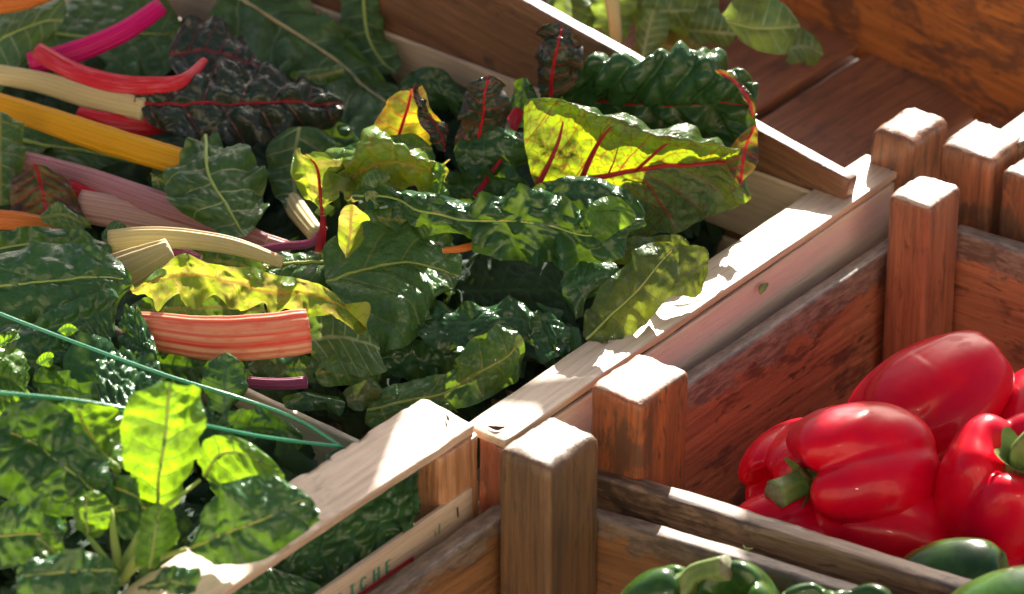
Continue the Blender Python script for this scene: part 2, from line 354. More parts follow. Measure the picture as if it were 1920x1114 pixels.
M['ink_red'] = simple('red_ink', (0.62, 0.05, 0.08), 0.6, 0.3)
M['ink_dark'] = simple('dark_ink', (0.07, 0.08, 0.11), 0.6, 0.3)
def _aw():
    m = newmat('gobo_canvas'); q = N(m)
    d = q.n('ShaderNodeBsdfDiffuse'); d.inputs[0].default_value = (0.62, 0.64, 0.66, 1)
    t = q.n('ShaderNodeBsdfTranslucent'); t.inputs[0].default_value = (0.55, 0.60, 0.66, 1)
    mx = q.n('ShaderNodeMixShader'); mx.inputs[0].default_value = 0.13; q.l(d.outputs[0], mx.inputs[1]); q.l(t.outputs[0], mx.inputs[2])
    out = q.n('ShaderNodeOutputMaterial'); q.l(mx.outputs[0], out.inputs[0]); return m
M['gobo'] = _aw()
M['ground'] = simple('pavement_stone', (0.26, 0.24, 0.22), 0.8, 0.3, 0, ((0.36, 0.33, 0.30), 3))
M['facade'] = simple('cream_render', (0.44, 0.37, 0.29), 0.85, 0.2, 0, ((0.36, 0.30, 0.24), 1.5))
M['glass'] = simple('window_glass', (0.03, 0.035, 0.04), 0.08, 0.6)
M['fleck'] = simple('bark_fleck', (0.06, 0.02, 0.015), 0.6, 0.4)

# ------------------------------------------------------------------ builders
def frame(p0, p1, side):
    X = (p1-p0).normalized(); Y = (side - X*side.dot(X)).normalized(); Z = X.cross(Y)
    return X, Y, Z
def board(name, mat, parent, p0, p1, side, w, t, rough=0.0003, bev=0.0016, step=0.006, cap=0.0015, capend=None, label=None, seed=0, jag=0.0):
    """plank whose top centre line runs p0->p1; w across `side`, t deep below"""
    X, Y, Z = frame(p0, p1, side)
    if Z.z < -1e-6 or (abs(Z.z) < 1e-3 and Z.dot(FWD) > 0): Y = -Y; Z = -Z
    L = (p1-p0).length
    b = min(bev, t*0.45, w*0.45); K = 3
    # rounded rectangle section
    sec = []
    def arc(cy, cz, a0):
        for k in range(K+1):
            a = a0 + k*math.pi/2/K; sec.append((cy+b*math.cos(a), cz+b*math.sin(a), math.cos(a), math.sin(a)))
    def lin(ya, za, yb, zb, n, nx, nz):
        for k in range(1, n): f = k/n; sec.append((ya+(yb-ya)*f, za+(zb-za)*f, nx, nz))
    nw = max(2, min(12, int(w/0.004))); nh = max(2, min(12, int(t/0.004)))
    y1 = w/2-b; z1 = -b; z0 = -t+b
    arc(y1, z1, 0); lin(y1, 0, -y1, 0, nw, 0, 1)
    arc(-y1, z1, math.pi/2); lin(-w/2, z1, -w/2, z0, nh, -1, 0)
    arc(-y1, z0, math.pi); lin(-y1, -t, y1, -t, nw, 0, -1)
    arc(y1, z0, 1.5*math.pi); lin(w/2, z0, w/2, z1, nh, 1, 0)
    sec = np.array(sec); n = len(sec)
    nx = max(4, int(L/step)); xs = list(np.linspace(0, L, nx+1))
    ce = cap if capend is None else capend
    def ends(r, sgn, x0):
        out = []
        for k in range(1, 5):
            a = k/4*math.pi/2; out.append((x0 - sgn*r*(1-math.sin(math.pi/2-a)) if False else x0, r*(1-math.cos(a)), a))
        return out
    rings = []
    # start cap rings, body, end cap rings: (x, inset)
    for k in range(4, 0, -1):
        a = k/4*math.pi/2; rings.append((cap*(1-math.sin(a)), cap*(1-math.cos(a))))
    for x in xs:
        if cap*1.01 < x < L-ce*1.01: rings.append((x, 0.0))
    for k in range(1, 5):
        a = k/4*math.pi/2; rings.append((L-ce*(1-math.sin(a)), ce*(1-math.cos(a))))
    R = len(rings)
    V = np.zeros((R, n, 3)); cy, cz = 0.0, -t/2
    for i, (x, ins) in enumerate(rings):
        fy = max(0.02, (w/2-ins)/(w/2)); fz = max(0.02, (t/2-ins)/(t/2))
        V[i, :, 0] = x; V[i, :, 1] = sec[:, 0]*fy; V[i, :, 2] = cz+(sec[:, 1]-cz)*fz
    s = seed*13.7 + (abs(p0.x)*97+abs(p0.y)*53) % 50
    ang = np.arctan2(sec[:, 2], sec[:, 3])
    per = np.cumsum(np.r_[0, np.hypot(np.diff(sec[:, 0]), np.diff(sec[:, 1]))])
    xx = V[:, :, 0]; pp = np.broadcast_to(per, (R, n))
    # keep the displacement continuous round the section by blending with its periodic copy
    dd = rough*(fbm(xx*60+s, pp*300+s, 3))
    tot = per[-1]; wgt = np.clip((pp-tot*0.9)/(tot*0.1), 0, 1); dd0 = rough*(fbm(xx*60+s, (pp-tot)*300+s, 3)); dd = dd*(1-wgt)+dd0*wgt
    if jag > 0:
        corner = np.clip(1-np.minimum(np.abs(np.abs(sec[:, 0])-w/2), 9)/0.004, 0, 1)*np.clip(1-np.abs(sec[:, 1])/0.006, 0, 1)
        dd = dd - jag*np.maximum(0, fbm(xx*90+s*2, pp*80, 4))*corner[None, :]*2
    V[:, :, 1] += dd*sec[:, 2]; V[:, :, 2] += dd*sec[:, 3]
    # slow waviness
    V[:, :, 2] += (rough*1.5)*fbm(xx*9+s, xx*0+s, 2)
    # end irregularity
    if capend is not None and capend > 0.004:
        V[-5:, :, 0] += 0.0016*fbm(V[-5:, :, 1]*45+s, V[-5:, :, 2]*45+s, 2) + 0.0009*fbm(V[-5:, :, 1]*180+s, V[-5:, :, 2]*180, 2)
    nE = rough*1.2*fbm(V[:, :, 1]*300+s, V[:, :, 2]*300, 2)
    V[-4:, :, 0] += nE[-4:]
    verts = V.reshape(-1, 3)
    i, j = np.meshgrid(np.arange(R-1), np.arange(n), indexing='ij'); j2 = (j+1) % n
    quads = np.stack([i*n+j, i*n+j2, (i+1)*n+j2, (i+1)*n+j], -1).reshape(-1, 4)
    quads = quads[:, ::-1]
    c0 = verts[:n].mean(0); c1 = verts[-n:].mean(0)
    verts = np.vstack([verts, c0, c1]); a = len(verts)-2
    tr = [(a, (k+1) % n, k) for k in range(n)] + [(a+1, (R-1)*n+k, (R-1)*n+(k+1) % n) for k in range(n)]
    tr = [(q_[0], q_[2], q_[1]) for q_ in tr]
    me = mesh_np(name, verts, quads, tris=tr)
    mw = Matrix((( X.x, Y.x, Z.x, p0.x), (X.y, Y.y, Z.y, p0.y), (X.z, Y.z, Z.z, p0.z), (0, 0, 0, 1)))
    return link(name, me, mat, parent, mw, label)

def post(name, mat, parent, topc, w, d, H, lean=Vector((0, 0, 0)), cap=0.0042, seed=0, label=None, down=None):
    """upright with rounded top: top centre at topc"""
    bot = topc - UZ*H + lean
    # the section is centred on the line, so shift by half its depth
    X = (topc-bot).normalized()
    side = DB; Y = (side - X*side.dot(X)).normalized(); Z = X.cross(Y)
    if Z.dot(FWD) > 0: Y = -Y; Z = -Z
    return board(name, mat, parent, bot+Z*(d/2), topc+Z*(d/2), DB, w, d, rough=0.0006, bev=0.0038, step=0.005, cap=0.002, capend=cap, seed=seed, label=label)

def cr(pts, t):
    """catmull-rom through pts (k,3) at t in [0,1]"""
    pts = np.asarray(pts, float); k = len(pts)
    if k == 1: return np.repeat(pts, len(t), 0)
    e0 = 2*pts[0]-pts[1]; e1 = 2*pts[-1]-pts[-2]; q = np.vstack([e0, pts, e1])
    s = np.clip(t, 0, 1)*(k-1); i = np.minimum(s.astype(int), k-2); f = (s-i)[:, None]
    a, b, c, d = q[i], q[i+1], q[i+2], q[i+3]
    return 0.5*((2*b)+(c-a)*f+(2*a-5*b+4*c-d)*f*f+(3*b-a-3*c+d)*f**3)

_ls = [0]
def sheet(net, res=1.4, pucker=0.0016, ruffle=0.004, cell=7.0, nveins=6, slant=0.45, rfreq=0.035, edge=0.09, mc=None, cup=0.005, round_ends=True, dome=0.0016, fine=0.0004):
    """net: rows x cols of 3-D points (metres). returns verts, quads, uv, attrs, midline"""
    _ls[0] += 1; sd = _ls[0]*7.31
    net = np.array([[tuple(p) for p in r] for r in net]); nr, nc, _ = net.shape
    Lm = np.linalg.norm(np.diff(net.mean(1), axis=0), axis=1).sum()*1000
    Wm = np.linalg.norm(np.diff(net, axis=1), axis=2).sum(1).max()*1000
    nu = int(min(170, max(14, Lm/res))); nv = int(min(150, max(12, Wm/res)))
    u = np.linspace(0, 1, nu); v = np.linspace(0, 1, nv)
    if round_ends:
        # pull the rows of the two ends together so the outline closes in a rounded way
        pass
    mid = np.stack([cr(net[:, c], u) for c in range(nc)], 1)       # nu x nc x 3
    mcf = 0.5 if mc is None else mc/(nc-1)
    v = np.where(v < 0.5, v/0.5*mcf, mcf+(v-0.5)/0.5*(1-mcf))
    Sf = np.stack([cr(mid[i], v) for i in range(nu)], 0)           # nu x nv x 3
    U = u[:, None]*np.ones((1, nv)); Vv = (np.linspace(-1, 1, nv)[None, :])*np.ones((nu, 1))
    if round_ends:
        # corner rounding: contract v range near ends
        def rf(x): return np.sqrt(np.clip(1-(1-np.clip(x, 0, 1))**2, 0, 1))
        e = 0.16
        k = rf(0.15+u/e)*rf(0.12+(1-u)/e)
        for i in range(nu):
            if k[i] < 0.999: Sf[i] = cr(mid[i], mcf+(v-mcf)*k[i])
    du = np.gradient(Sf, axis=0); dv = np.gradient(Sf, axis=1)
    nn = np.cross(du, dv); nn /= (np.linalg.norm(nn, axis=2, keepdims=True)+1e-12)
    if (nn @ np.array(tuple(-FWD))).mean() < 0: nn = -nn
    # millimetre coordinates on the sheet
    dY = np.linalg.norm(dv, axis=2)*1000; Y = np.cumsum(dY, 1); Y = Y - Y[:, nv//2:nv//2+1]
    dX = np.linalg.norm(du, axis=2)[:, nv//2]*1000; X = (np.cumsum(dX)-dX[0])[:, None]*np.ones((1, nv))
    L = X[-1, 0]+1e-6; hw = np.maximum(np.abs(Y[:, :1]), np.abs(Y[:, -1:]))+1e-6
    edgef = np.abs(Vv)
    spacing = L/nveins
    side = np.where(Y > 0, 0.5, 0.0)
    sv = X/spacing - np.abs(Y)*slant/spacing + side + 0.25*fbm(X*0.03+sd, Y*0.03, 2) + 20
    fr = sv-np.floor(sv); dist = np.minimum(fr, 1-fr)
    cell = cell*1.45; pucker = pucker*0.85; dome = dome*0.5; ruffle = ruffle*1.25
    dm = np.sin(math.pi*np.clip(fr, 0, 1))**0.9
    mr = 1-np.exp(-(np.abs(Y)/3.0)**2)
    f1, f2 = worley((X+2.5*fbm(X*.08, Y*.08+sd, 2))/cell+sd, (Y+2.5*fbm(X*.08+9, Y*.08+sd, 2))/cell+sd)
    wc = np.clip((f2-f1)*1.3, 0, 1); wc = np.sin(wc*math.pi/2)
    g1, g2 = worley((X+1.5*fbm(X*.15, Y*.15, 2))/(cell*0.48)+sd*2, Y/(cell*0.48)+sd)
    w2 = np.sin(np.clip((g2-g1)*1.3, 0, 1)*math.pi/2)
    ed_f = 1-0.5*edgef**4
    disp = dome*(dm*mr-0.5) + pucker*(wc-0.5 + 0.30*(w2-0.5))*(0.35+0.65*dm)*ed_f
    disp += pucker*2.2*fbm(X*0.03+sd, Y*0.03, 3) + 0.0022*fbm(X*0.016+sd, Y*0.016+3, 2)
    disp += fine*fbm(X*0.35+sd, Y*0.35, 2)
    r = np.clip((edgef-0.2)/0.8, 0, 1)**1.7
    ph = np.where(Vv > 0, 31.0, 0.0)
    rufn = np.sin(X*rfreq*2*math.pi*(1) + 3.0*fbm(X*0.05+sd, ph*0.1+X*0, 2) + ph)*0.7 + 0.9*fbm(X*rfreq*1.9+sd+ph, Y*0.02, 3)
    disp += ruffle*r*rufn - cup*min(1.0, Wm/45)*edgef**2.5*(0.7+0.6*vnoise(X*0.03+sd, ph*0.2+X*0))
    # edge outline irregularity (in the sheet)
    hv = dv/(np.linalg.norm(dv, axis=2, keepdims=True)+1e-12)
    out = edge*hw*0.001*(edgef**3)*fbm(X*0.07+sd+ph, X*0+3, 4)*np.sign(Vv)
    V3 = Sf + nn*disp[..., None] + hv*out[..., None]
    uv = np.stack([X/100+sd, Y/100+sd*0.37], -1).reshape(-1, 2)
    attrs = dict(vs=sv.ravel(), vm=np.abs(Y).ravel()*(1+0*U.ravel()), vw=np.full(sv.size, spacing), ve=edgef.ravel())
    return V3, grid_quads(nu, nv), uv, attrs, V3[:, nv//2], nn[:, nv//2]

def tube(name, mat, parent, pts, rad, flat=1.0, ribs=0, ribd=0.06, nseg=14, nlen=None, up=None, capmat=None, label=None, closed=True, cut=0.0, groove=0.0):
    """pts (k,3); rad radii (metres) at pts; oval tube, wide across the view"""
    pts = np.array([tuple(p) for p in pts]); rad = np.array(rad, float)
    L = np.linalg.norm(np.diff(pts, axis=0), axis=1).sum()
    nl = nlen or int(max(6, min(70, L/0.004)))
    t = np.linspace(0, 1, nl); c = cr(pts, t)
    r = np.interp(t, np.linspace(0, 1, len(rad)), rad)
    T = np.gradient(c, axis=0); T /= np.linalg.norm(T, axis=1, keepdims=True)+1e-12
    upv = np.array(up if up is not None else tuple(-FWD)); 
    Wd = np.cross(T, upv); Wd /= np.linalg.norm(Wd, axis=1, keepdims=True)+1e-12
    Nn = np.cross(Wd, T)
    a = np.arange(nseg)/nseg*2*math.pi
    mod = 1+ribd*np.cos(a*ribs) if ribs else np.ones(nseg)
    cs = np.cos(a)*mod; sn = np.sin(a)*mod*flat
    if groove: sn = sn - groove*np.exp(-(np.cos(a)/0.45)**2)*(np.sin(a) > 0)
    V = c[:, None]+r[:, None, None]*(cs[None, :, None]*Wd[:, None]+sn[None, :, None]*Nn[:, None])
    wob = 1+0.04*fbm(t*L*90+rad[0]*999, t*0, 2); V = c[:, None]+(V-c[:, None])*wob[:, None, None]
    verts = V.reshape(-1, 3); n = nseg
    i, j = np.meshgrid(np.arange(nl-1), np.arange(n), indexing='ij'); j2 = (j+1) % n
    quads = np.stack([i*n+j, i*n+j2, (i+1)*n+j2, (i+1)*n+j], -1).reshape(-1, 4)
    uv = np.stack([np.repeat(t*L*10, n), np.tile(np.abs(np.arange(n)/n*2-1), nl)], -1)
    verts = np.vstack([verts, c[0]-T[0]*cut, c[-1]+T[-1]*cut]); uv = np.vstack([uv, uv[0], uv[-1]]); m = len(verts)-2
    tr = [(m, (k+1) % n, k) for k in range(n)] + [(m+1, (nl-1)*n+k, (nl-1)*n+(k+1) % n) for k in range(n)]
    me = mesh_np(name, verts, quads, uvs=uv, tris=tr)
    me.materials.append(mat)
    if capmat:
        me.materials.append(capmat); k = len(quads)
        idx = np.zeros(len(me.polygons), np.int32); idx[k:] = 1
        me.polygons.foreach_set('material_index', idx)
    return link(name, me, None, parent, Matrix.Identity(4), label)

def net3(rows): return [[P(*p) for p in r] for r in rows]
def leaf(name, label, cat, rows, mat, group, rib=None, stalk=None, veins=(), **kw):
    """rows: list of rows of (x, y, h). rib=(material, r0, r1) midrib tube; stalk=(material, path[(x,y,h)], widths px)"""
    net = net3(rows)
    V, q, uv, at, ml, mn = sheet(net, **kw)
    loc = Vector(V.reshape(-1, 3).mean(0)); loc.z = float(V[..., 2].min())
    me = mesh_np('blade', V.reshape(-1, 3), q, uvs=uv, attrs=at)
    if rib or stalk:
        root = thing(name, label, cat, loc, group)
        PW[root.name] = Matrix.Translation(loc)
        link('blade', me, mat, root, Matrix.Identity(4))
        if rib:
            k = len(ml); sl_ = slice(0, int(k*0.93)); pts = (ml+mn*rib[1]*0.45)[sl_][::max(1, k//14)]
            tube('midrib', rib[0], root, pts, [rib[1]+(rib[2]-rib[1])*f for f in np.linspace(0, 1, 6)], flat=0.8, nseg=8)
        if stalk: mk_stalk(stalk, root)
        for v_ in veins: mk_stalk((v_[0], v_[1], v_[2], dict(nseg=12, ribs=0, flat=0.8, capmat=None)), root, 'vein')
        return root
    o = link(name, me, mat, None, None)
    o.data.transform(Matrix.Translation(-loc)); o.location = loc
    return tag(o, label, cat, group)
def mk_stalk(st, root, name='stalk'):
    mat, path, wid = st[:3]; ex = st[3] if len(st) > 3 else {}
    pts = [P(*p) for p in path]; d = dict(flat=0.6, ribs=11, ribd=0.055, nseg=66, capmat=M['cut'], cut=0.0005)
    d.update(ex)
    return tube(name, mat, root, pts, [w/6000.0 for w in wid], **d)
def stalk(name, label, path, wid, mat, group='cut chard stalks', **ex):
    o = mk_stalk((mat, path, wid, ex), None, name)
    loc = P(*path[len(path)//2]); o.data.transform(Matrix.Translation(-loc)); o.matrix_world = Matrix.Translation(loc)
    return tag(o, label, 'chard stalk', group)

# ================================================================== the setting
def plane_sheet(name, c, sx, sy, mat, kind):
    v = [(-sx, -sy, 0), (sx, -sy, 0), (sx, sy, 0), (-sx, sy, 0)]
    me = mesh_np(name, v, [(0, 1, 2, 3)]); o = link(name, me, mat); o.location = c
    return tag(o, kind=kind)
plane_sheet('ground', (0, 0, -0.95), 60, 60, M['ground'], 'structure')

# stall table under the crates
tb = thing('stall_table', 'low wooden stall table carrying all the crates', 'table', Vector((0, 0, -0.95)))
for k in range(9):
    c = -0.62+k*0.155
    board('table_board', M['weathered'], tb, DB*-1.1+DA*c+UZ*(-0.185), DB*1.1+DA*c+UZ*(-0.185), DA, 0.150, 0.022, step=0.05, seed=k)
for sx in (-1.05, 1.05):
    for sy in (-0.6, 0.6):
        board('leg', M['weathered'], tb, DB*sx+DA*sy+UZ*-0.949, DB*sx+DA*sy+UZ*-0.208, DB, 0.06, 0.06, step=0.05)

# ------------------------------------------------------------------ chard crate (thin pale poplar)
def crate(name, label, loc): return thing(name, label, 'crate', loc)
cc = crate('thin_wood_crate', 'long pale poplar crate heaped with rainbow chard, its flat rail running up to the right', P(1300, 560, -150))
rA, rB = P(908, 812, 0), P(1661, 299, 0)
board('top_rail', M['poplar'], cc, rA, rB, DB, 0.031, 0.0055, rough=0.00035, bev=0.0012, seed=1)
RD = (rB-rA).normalized(); RS = Vector((RD.y, -RD.x, 0))          # outwards
o1 = RS*0.0125
board('side_slat', M['pink'], cc, rA+o1+UZ*-0.0095+RD*0.012, rB+o1+UZ*-0.0085-RD*0.008, RS, 0.003, 0.040, rough=0.0003, bev=0.0008, seed=2)
board('side_slat', M['poplar'], cc, rA+o1+UZ*-0.056+RD*0.012, rB+o1+UZ*-0.056-RD*0.008, RS, 0.003, 0.050, seed=3)
post('corner_post', M['redpine'], cc, rA+RD*0.011+RS*0.004+UZ*-0.0057, 0.019, 0.022, 0.13, seed=4, cap=0.001)
post('corner_post', M['cornerpine'], cc, rB-RD*0.014+UZ*-0.0057, 0.022, 0.022, 0.13, seed=5, cap=0.001)
# the end slats, running away up to the left
e0 = P(1515, 358, -1)
for k, (dz, hh) in enumerate(((0, 0.052), (-0.058, 0.055))):
    board('end_slat', M['poplar'], cc, e0+UZ*dz+DB*0.02, along(e0, DB, 700, 37)+UZ*dz-DB*0.35+UZ*0.003, DA, 0.004, hh, seed=6+k)
f0 = rA + DA*0.012 + UZ*-0.088
board('end_slat', M['poplar'], cc, f0, f0-DB*0.55, DA, 0.004, 0.05, seed=8)
for k in range(5):
    s0 = rA + DA*(0.04+k*0.085)+UZ*-0.125
    board('bottom_slat', M['poplar'], cc, s0, s0-DB*0.6, DA, 0.07, 0.004, step=0.02, seed=9+k)
board('side_slat', M['poplar'], cc, rA-DB*0.6+UZ*-0.01, rB-DB*0.6+UZ*-0.01, RS, 0.003, 0.05, seed=15)

# ------------------------------------------------------------------ spinach crate (rough sawn, printed)
sc = crate('printed_wood_crate', 'rough sawn pale crate with green and red print, full of spinach bunches', P(500, 900, -150))
qA, qB = P(842, 769, 12), P(150, 1220, 12)
QD = (qA-qB).normalized(); QS = Vector((QD.y, -QD.x, 0))
sd_ = QS + UZ*-0.14
board('top_rail', M['poplar_rough'], sc, qB, qA, sd_, 0.040, 0.0065, rough=0.0007, bev=0.0012, step=0.003, seed=21, jag=0.0022)
pA = qA + QS*0.010 - QD*0.016 + UZ*-0.009
post('corner_post', M['cornerpine'], sc, pA, 0.024, 0.036, 0.14, seed=22, cap=0.001)
s0 = P(883, 911, -29)
s1 = along(s0, QD, 590, 1122)
sl_obj = board('printed_slat', M['poplar'], sc, s1-QD*0.12, s0, QS, 0.0035, 0.028, rough=0.0003, bev=0.0007, seed=23)
# end wall slats seen between chard and spinach
en0 = P(705, 842, -38)
enL = along(en0, DB, 455, 725)
ed = (enL-en0).normalized()
board('end_slat', M['pale_slat'], sc, en0-ed*0.05, enL+ed*0.25, DA, 0.005, 0.034, seed=24)
board('end_slat', M['poplar'], sc, en0-ed*0.05+UZ*-0.042, enL+ed*0.25+UZ*-0.042, DA, 0.005, 0.034, seed=25)
for k in range(4):
    s_ = en0 - DA*(0.06+k*0.085)+UZ*-0.09
    board('bottom_slat', M['poplar'], sc, s_, s_-DB*0.5, DA, 0.07, 0.004, step=0.02, seed=26+k)

# print on the slat: serif capitals drawn as flat strokes in the slat's own plane
ps0 = s0 + QS*0.0020
def slatpt(a, b):      # a metres along towards us from far end, b metres below the top edge
    return ps0 - QD*a - UZ*b
def strokes(name, mat, polys, off=0.0):
    V = []; F = []
    for pl in polys:
        k = len(V); V += [tuple(slatpt(*p)+QS*(0.0003+off)) for p in pl]; F.append(tuple(range(k, k+len(pl))))
    me = bpy.data.meshes.new(name); me.from_pydata(V, [], F); me.update()
    return link(name, me, mat, sc, Matrix.Identity(4))
def seg(x0, y0, x1, y1, w):
    dx, dy = x1-x0, y1-y0; L = math.hypot(dx, dy); nx, ny = -dy/L*w/2, dx/L*w/2
    return [(x0+nx, y0+ny), (x1+nx, y1+ny), (x1-nx, y1-ny), (x0-nx, y0-ny)]
GL = {'I': [((.5, 0), (.5, 1), 1), ((.2, 0), (.8, 0), .4), ((.2, 1), (.8, 1), .4)],
      'C': [((.9, .25), (.75, .04), .5), ((.75, .04), (.4, 0), .6), ((.4, 0), (.12, .3), .9), ((.12, .3), (.12, .7), 1), ((.12, .7), (.4, 1), .9), ((.4, 1), (.75, .96), .6), ((.75, .96), (.92, .75), .5)],
      'H': [((.15, 0), (.15, 1), 1), ((.85, 0), (.85, 1), 1), ((.15, .5), (.85, .5), .5), ((0, 0), (.32, 0), .4), ((.68, 0), (1, 0), .4), ((0, 1), (.32, 1), .4), ((.68, 1), (1, 1), .4)],
      'E': [((.2, 0), (.2, 1), 1), ((.05, 0), (.8, 0), .45), ((.2, .5), (.65, .5), .45), ((.05, 1), (.85, 1), .45)],
      'A': [((.5, 0), (.1, 1), .7), ((.5, 0), (.9, 1), 1), ((.25, .65), (.75, .65), .4)]}
def word(chars, a_list, top, h, mat, name='letter'):
    for ch, a0 in zip(chars, a_list):
        pl = [seg(a0-(p[0]-0.5)*h*0.8, top+p[1]*h, a0-(q_[0]-0.5)*h*0.8, top+q_[1]*h, h*0.3*w) for p, q_, w in GL[ch]]
        strokes(name, mat, pl)
def a_of(x, y):
    p = along(ps0, QD, x, y); return (ps0-p).dot(QD)/1.0, (ps0.z - p.z)
aE, bE = a_of(728, 1062); aH, _ = a_of(705, 1078); aC, _ = a_of(681, 1097); aI, _ = a_of(660, 1112)
word('EHCIA', [aE, aH, aC, aI, aI+(aI-aC)*1.1], max(0.003, bE-0.004), 0.0078, M['ink_green'])
cA, cB = a_of(772, 1047)
fr_ = [seg(cA, cB, cA+0.09, cB+0.0005, 0.0030), seg(cA, cB-0.001, cA, cB+0.012, 0.0028)]
strokes('red_frame', M['ink_red'], fr_, 0.0002)
dA, dB = a_of(857, 961)
strokes('ink_mark', M['ink_dark'], [seg(dA, dB-0.0035, dA-0.0006, dB+0.0035, 0.0016)])
gA, gB = a_of(824, 992)
strokes('ink_mark', M['ink_green'], [seg(gA, gB-0.004, gA+0.0005, gB+0.003, 0.0011), seg(gA+0.0045, gB-0.001, gA+0.0045, gB+0.003, 0.0009)])

# ------------------------------------------------------------------ stained display crates
pc = crate('stained_crate', 'thick orange stained crate holding the red peppers', P(1550, 800, -170))
PZ = 0.019
p4 = P(1200, 707, PZ*1000); p2 = P(1735, 355, PZ*1000)
PD = (p2-p4); PD.z = 0; PD.normalize(); PS = Vector((PD.y, -PD.x, 0))
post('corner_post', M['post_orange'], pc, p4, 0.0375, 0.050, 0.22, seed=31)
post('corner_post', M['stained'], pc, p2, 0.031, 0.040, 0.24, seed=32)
# left wall plank: lies just outside the posts, its inner face flush with their outer face
lw0 = P(1205, 765, -32); lw1 = along(lw0, PD, 1650, 466)
LD = (lw1-lw0).normalized()
board('wall_plank', M['stained_grey'], pc, lw0-LD*0.03, lw1+LD*0.06, PS, 0.0115, 0.135, rough=0.0006, bev=0.003, seed=33)
# front plank (towards us)
fw0 = P(1113, 878, -38); fw1 = along(fw0, DB, 1800, 1092)
FD = (fw1-fw0).normalized()
board('wall_plank', M['weathered'], pc, fw0-FD*0.006, fw1+FD*0.12, DA, 0.015, 0.040, rough=0.0007, bev=0.003, seed=34, jag=0.0012)
board('wall_plank', M['olive'], pc, fw0+FD*0.0+UZ*-0.043, fw1+FD*0.12+UZ*-0.043, DA, 0.015, 0.11, seed=35)
# back plank
bw0 = P(1805, 428, -20); bw1 = along(bw0, DB, 1920, 464)
BD = (bw1-bw0).normalized()
board('wall_plank', M['stained_grey'], pc, bw0-BD*0.005, bw1+BD*0.3, DA, 0.014, 0.15, rough=0.0006, bev=0.003, seed=36)
fl = p4+PS*0.02+UZ*(-0.02-0.155)
for k in range(4):
    b0 = p4 + PD*0.0 + PS*(0.03+k*0.072) + UZ*-0.165
    board('bottom_board', M['stained'], pc, b0, b0+PD*0.36, PS, 0.07, 0.010, step=0.02, seed=37+k)

gc = crate('stained_crate', 'dark weathered crate of green peppers nearest us at the bottom', P(1300, 1114, -170))
p5 = P(1030, 824, PZ*1000-2)
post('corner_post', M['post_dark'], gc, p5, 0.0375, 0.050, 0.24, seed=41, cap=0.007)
# its back plank, seen below the pepper crate's front plank
gb0 = P(1110, 955, -44); gb1 = along(gb0, DB, 1700, 1135)
GD = (gb1-gb0).normalized()
board('wall_plank', M['olive'], gc, gb0-GD*0.004, gb1+GD*0.15, DA, 0.013, 0.13, rough=0.0006, bev=0.003, seed=42)
# left wall plank running towards us
gl0 = P(940, 953, -40); gl1 = along(gl0, PD, 700, 1122)
LG = (gl1-gl0).normalized()
board('wall_plank', M['olive'], gc, gl0-LG*0.004, gl1+LG*0.12, PS, 0.015, 0.12, rough=0.0006, bev=0.003, seed=43)

# ------------------------------------------------------------------ far crate with dark boards
fc = crate('stained_crate', 'large brown crate at the back with loose leaves over dark red floor boards', P(1500, 200, -100))
r0 = P(1573, 318, 17); r1 = along(r0, DB, 985, -6)
XD = (r1-r0).normalized()
board('wall_plank', M['brown'], fc, r0-XD*0.012, r1+XD*0.35, DA, 0.011, 0.115, rough=0.0005, bev=0.002, seed=51)
p1 = P(1709, 227, 26)
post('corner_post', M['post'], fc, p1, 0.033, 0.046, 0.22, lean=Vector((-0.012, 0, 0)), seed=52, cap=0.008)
# floor boards: long side runs away to the right
g0 = P(1610, 97, -52); g1 = P(1418, 216, -52)
GA = (g0-g1).normalized()
wl1 = along(g0, DB, 1890, 243)
WD = (wl1-g0).normalized()
nrm = DB.cross(UZ)
flen = abs((g0-r0).dot(nrm)/GA.dot(nrm))-0.016
for k in (-5, -4, -3, -2, -1, 0, 1):
    c = g0 + WD*(0.052+k*0.104)
    board('floor_board', M['floorb'], fc, c-GA*flen, c+GA*0.012, WD, 0.096, 0.014, bev=0.003, step=0.02, seed=60+k)
board('gap_blocker', M['floorb'], fc, g0-GA*0.10-WD*0.5-UZ*0.030, g0-GA*0.10+WD*0.3-UZ*0.030, GA, 0.26, 0.01, step=0.05, seed=69)  # sheet added below the floor so the board gaps stay dark
board('back_panel', M['panel'], fc, g0-WD*0.55+GA*0.013+UZ*0.14, g0+WD*0.5+GA*0.013+UZ*0.14, GA, 0.014, 0.150, bev=0.003, step=0.02, seed=70)

rc = crate('stained_crate', 'worn brown crate at the right edge behind the peppers', P(1880, 330, -120))
p3 = P(1845, 261, 22)
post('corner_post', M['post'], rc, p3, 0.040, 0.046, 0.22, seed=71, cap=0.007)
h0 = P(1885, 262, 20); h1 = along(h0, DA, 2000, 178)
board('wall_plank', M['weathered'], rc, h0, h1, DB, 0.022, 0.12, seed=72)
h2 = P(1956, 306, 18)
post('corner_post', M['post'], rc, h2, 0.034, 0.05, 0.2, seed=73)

# awning made up to shape the shade, built further down
AW = []

for (x, y, h, par) in ((1655, 306, 1.2, cc), (1672, 318, 1.2, cc), (838, 757, 13.2, sc)):
    board('nail', M['ink_dark'], par, P(x, y, h)+Vector((-0.0012, 0, 0)), P(x, y, h)+Vector((0.0012, 0.0006, 0)), Vector((0, 1, 0)), 0.0014, 0.001, step=0.001, bev=0.0004, rough=0.0)

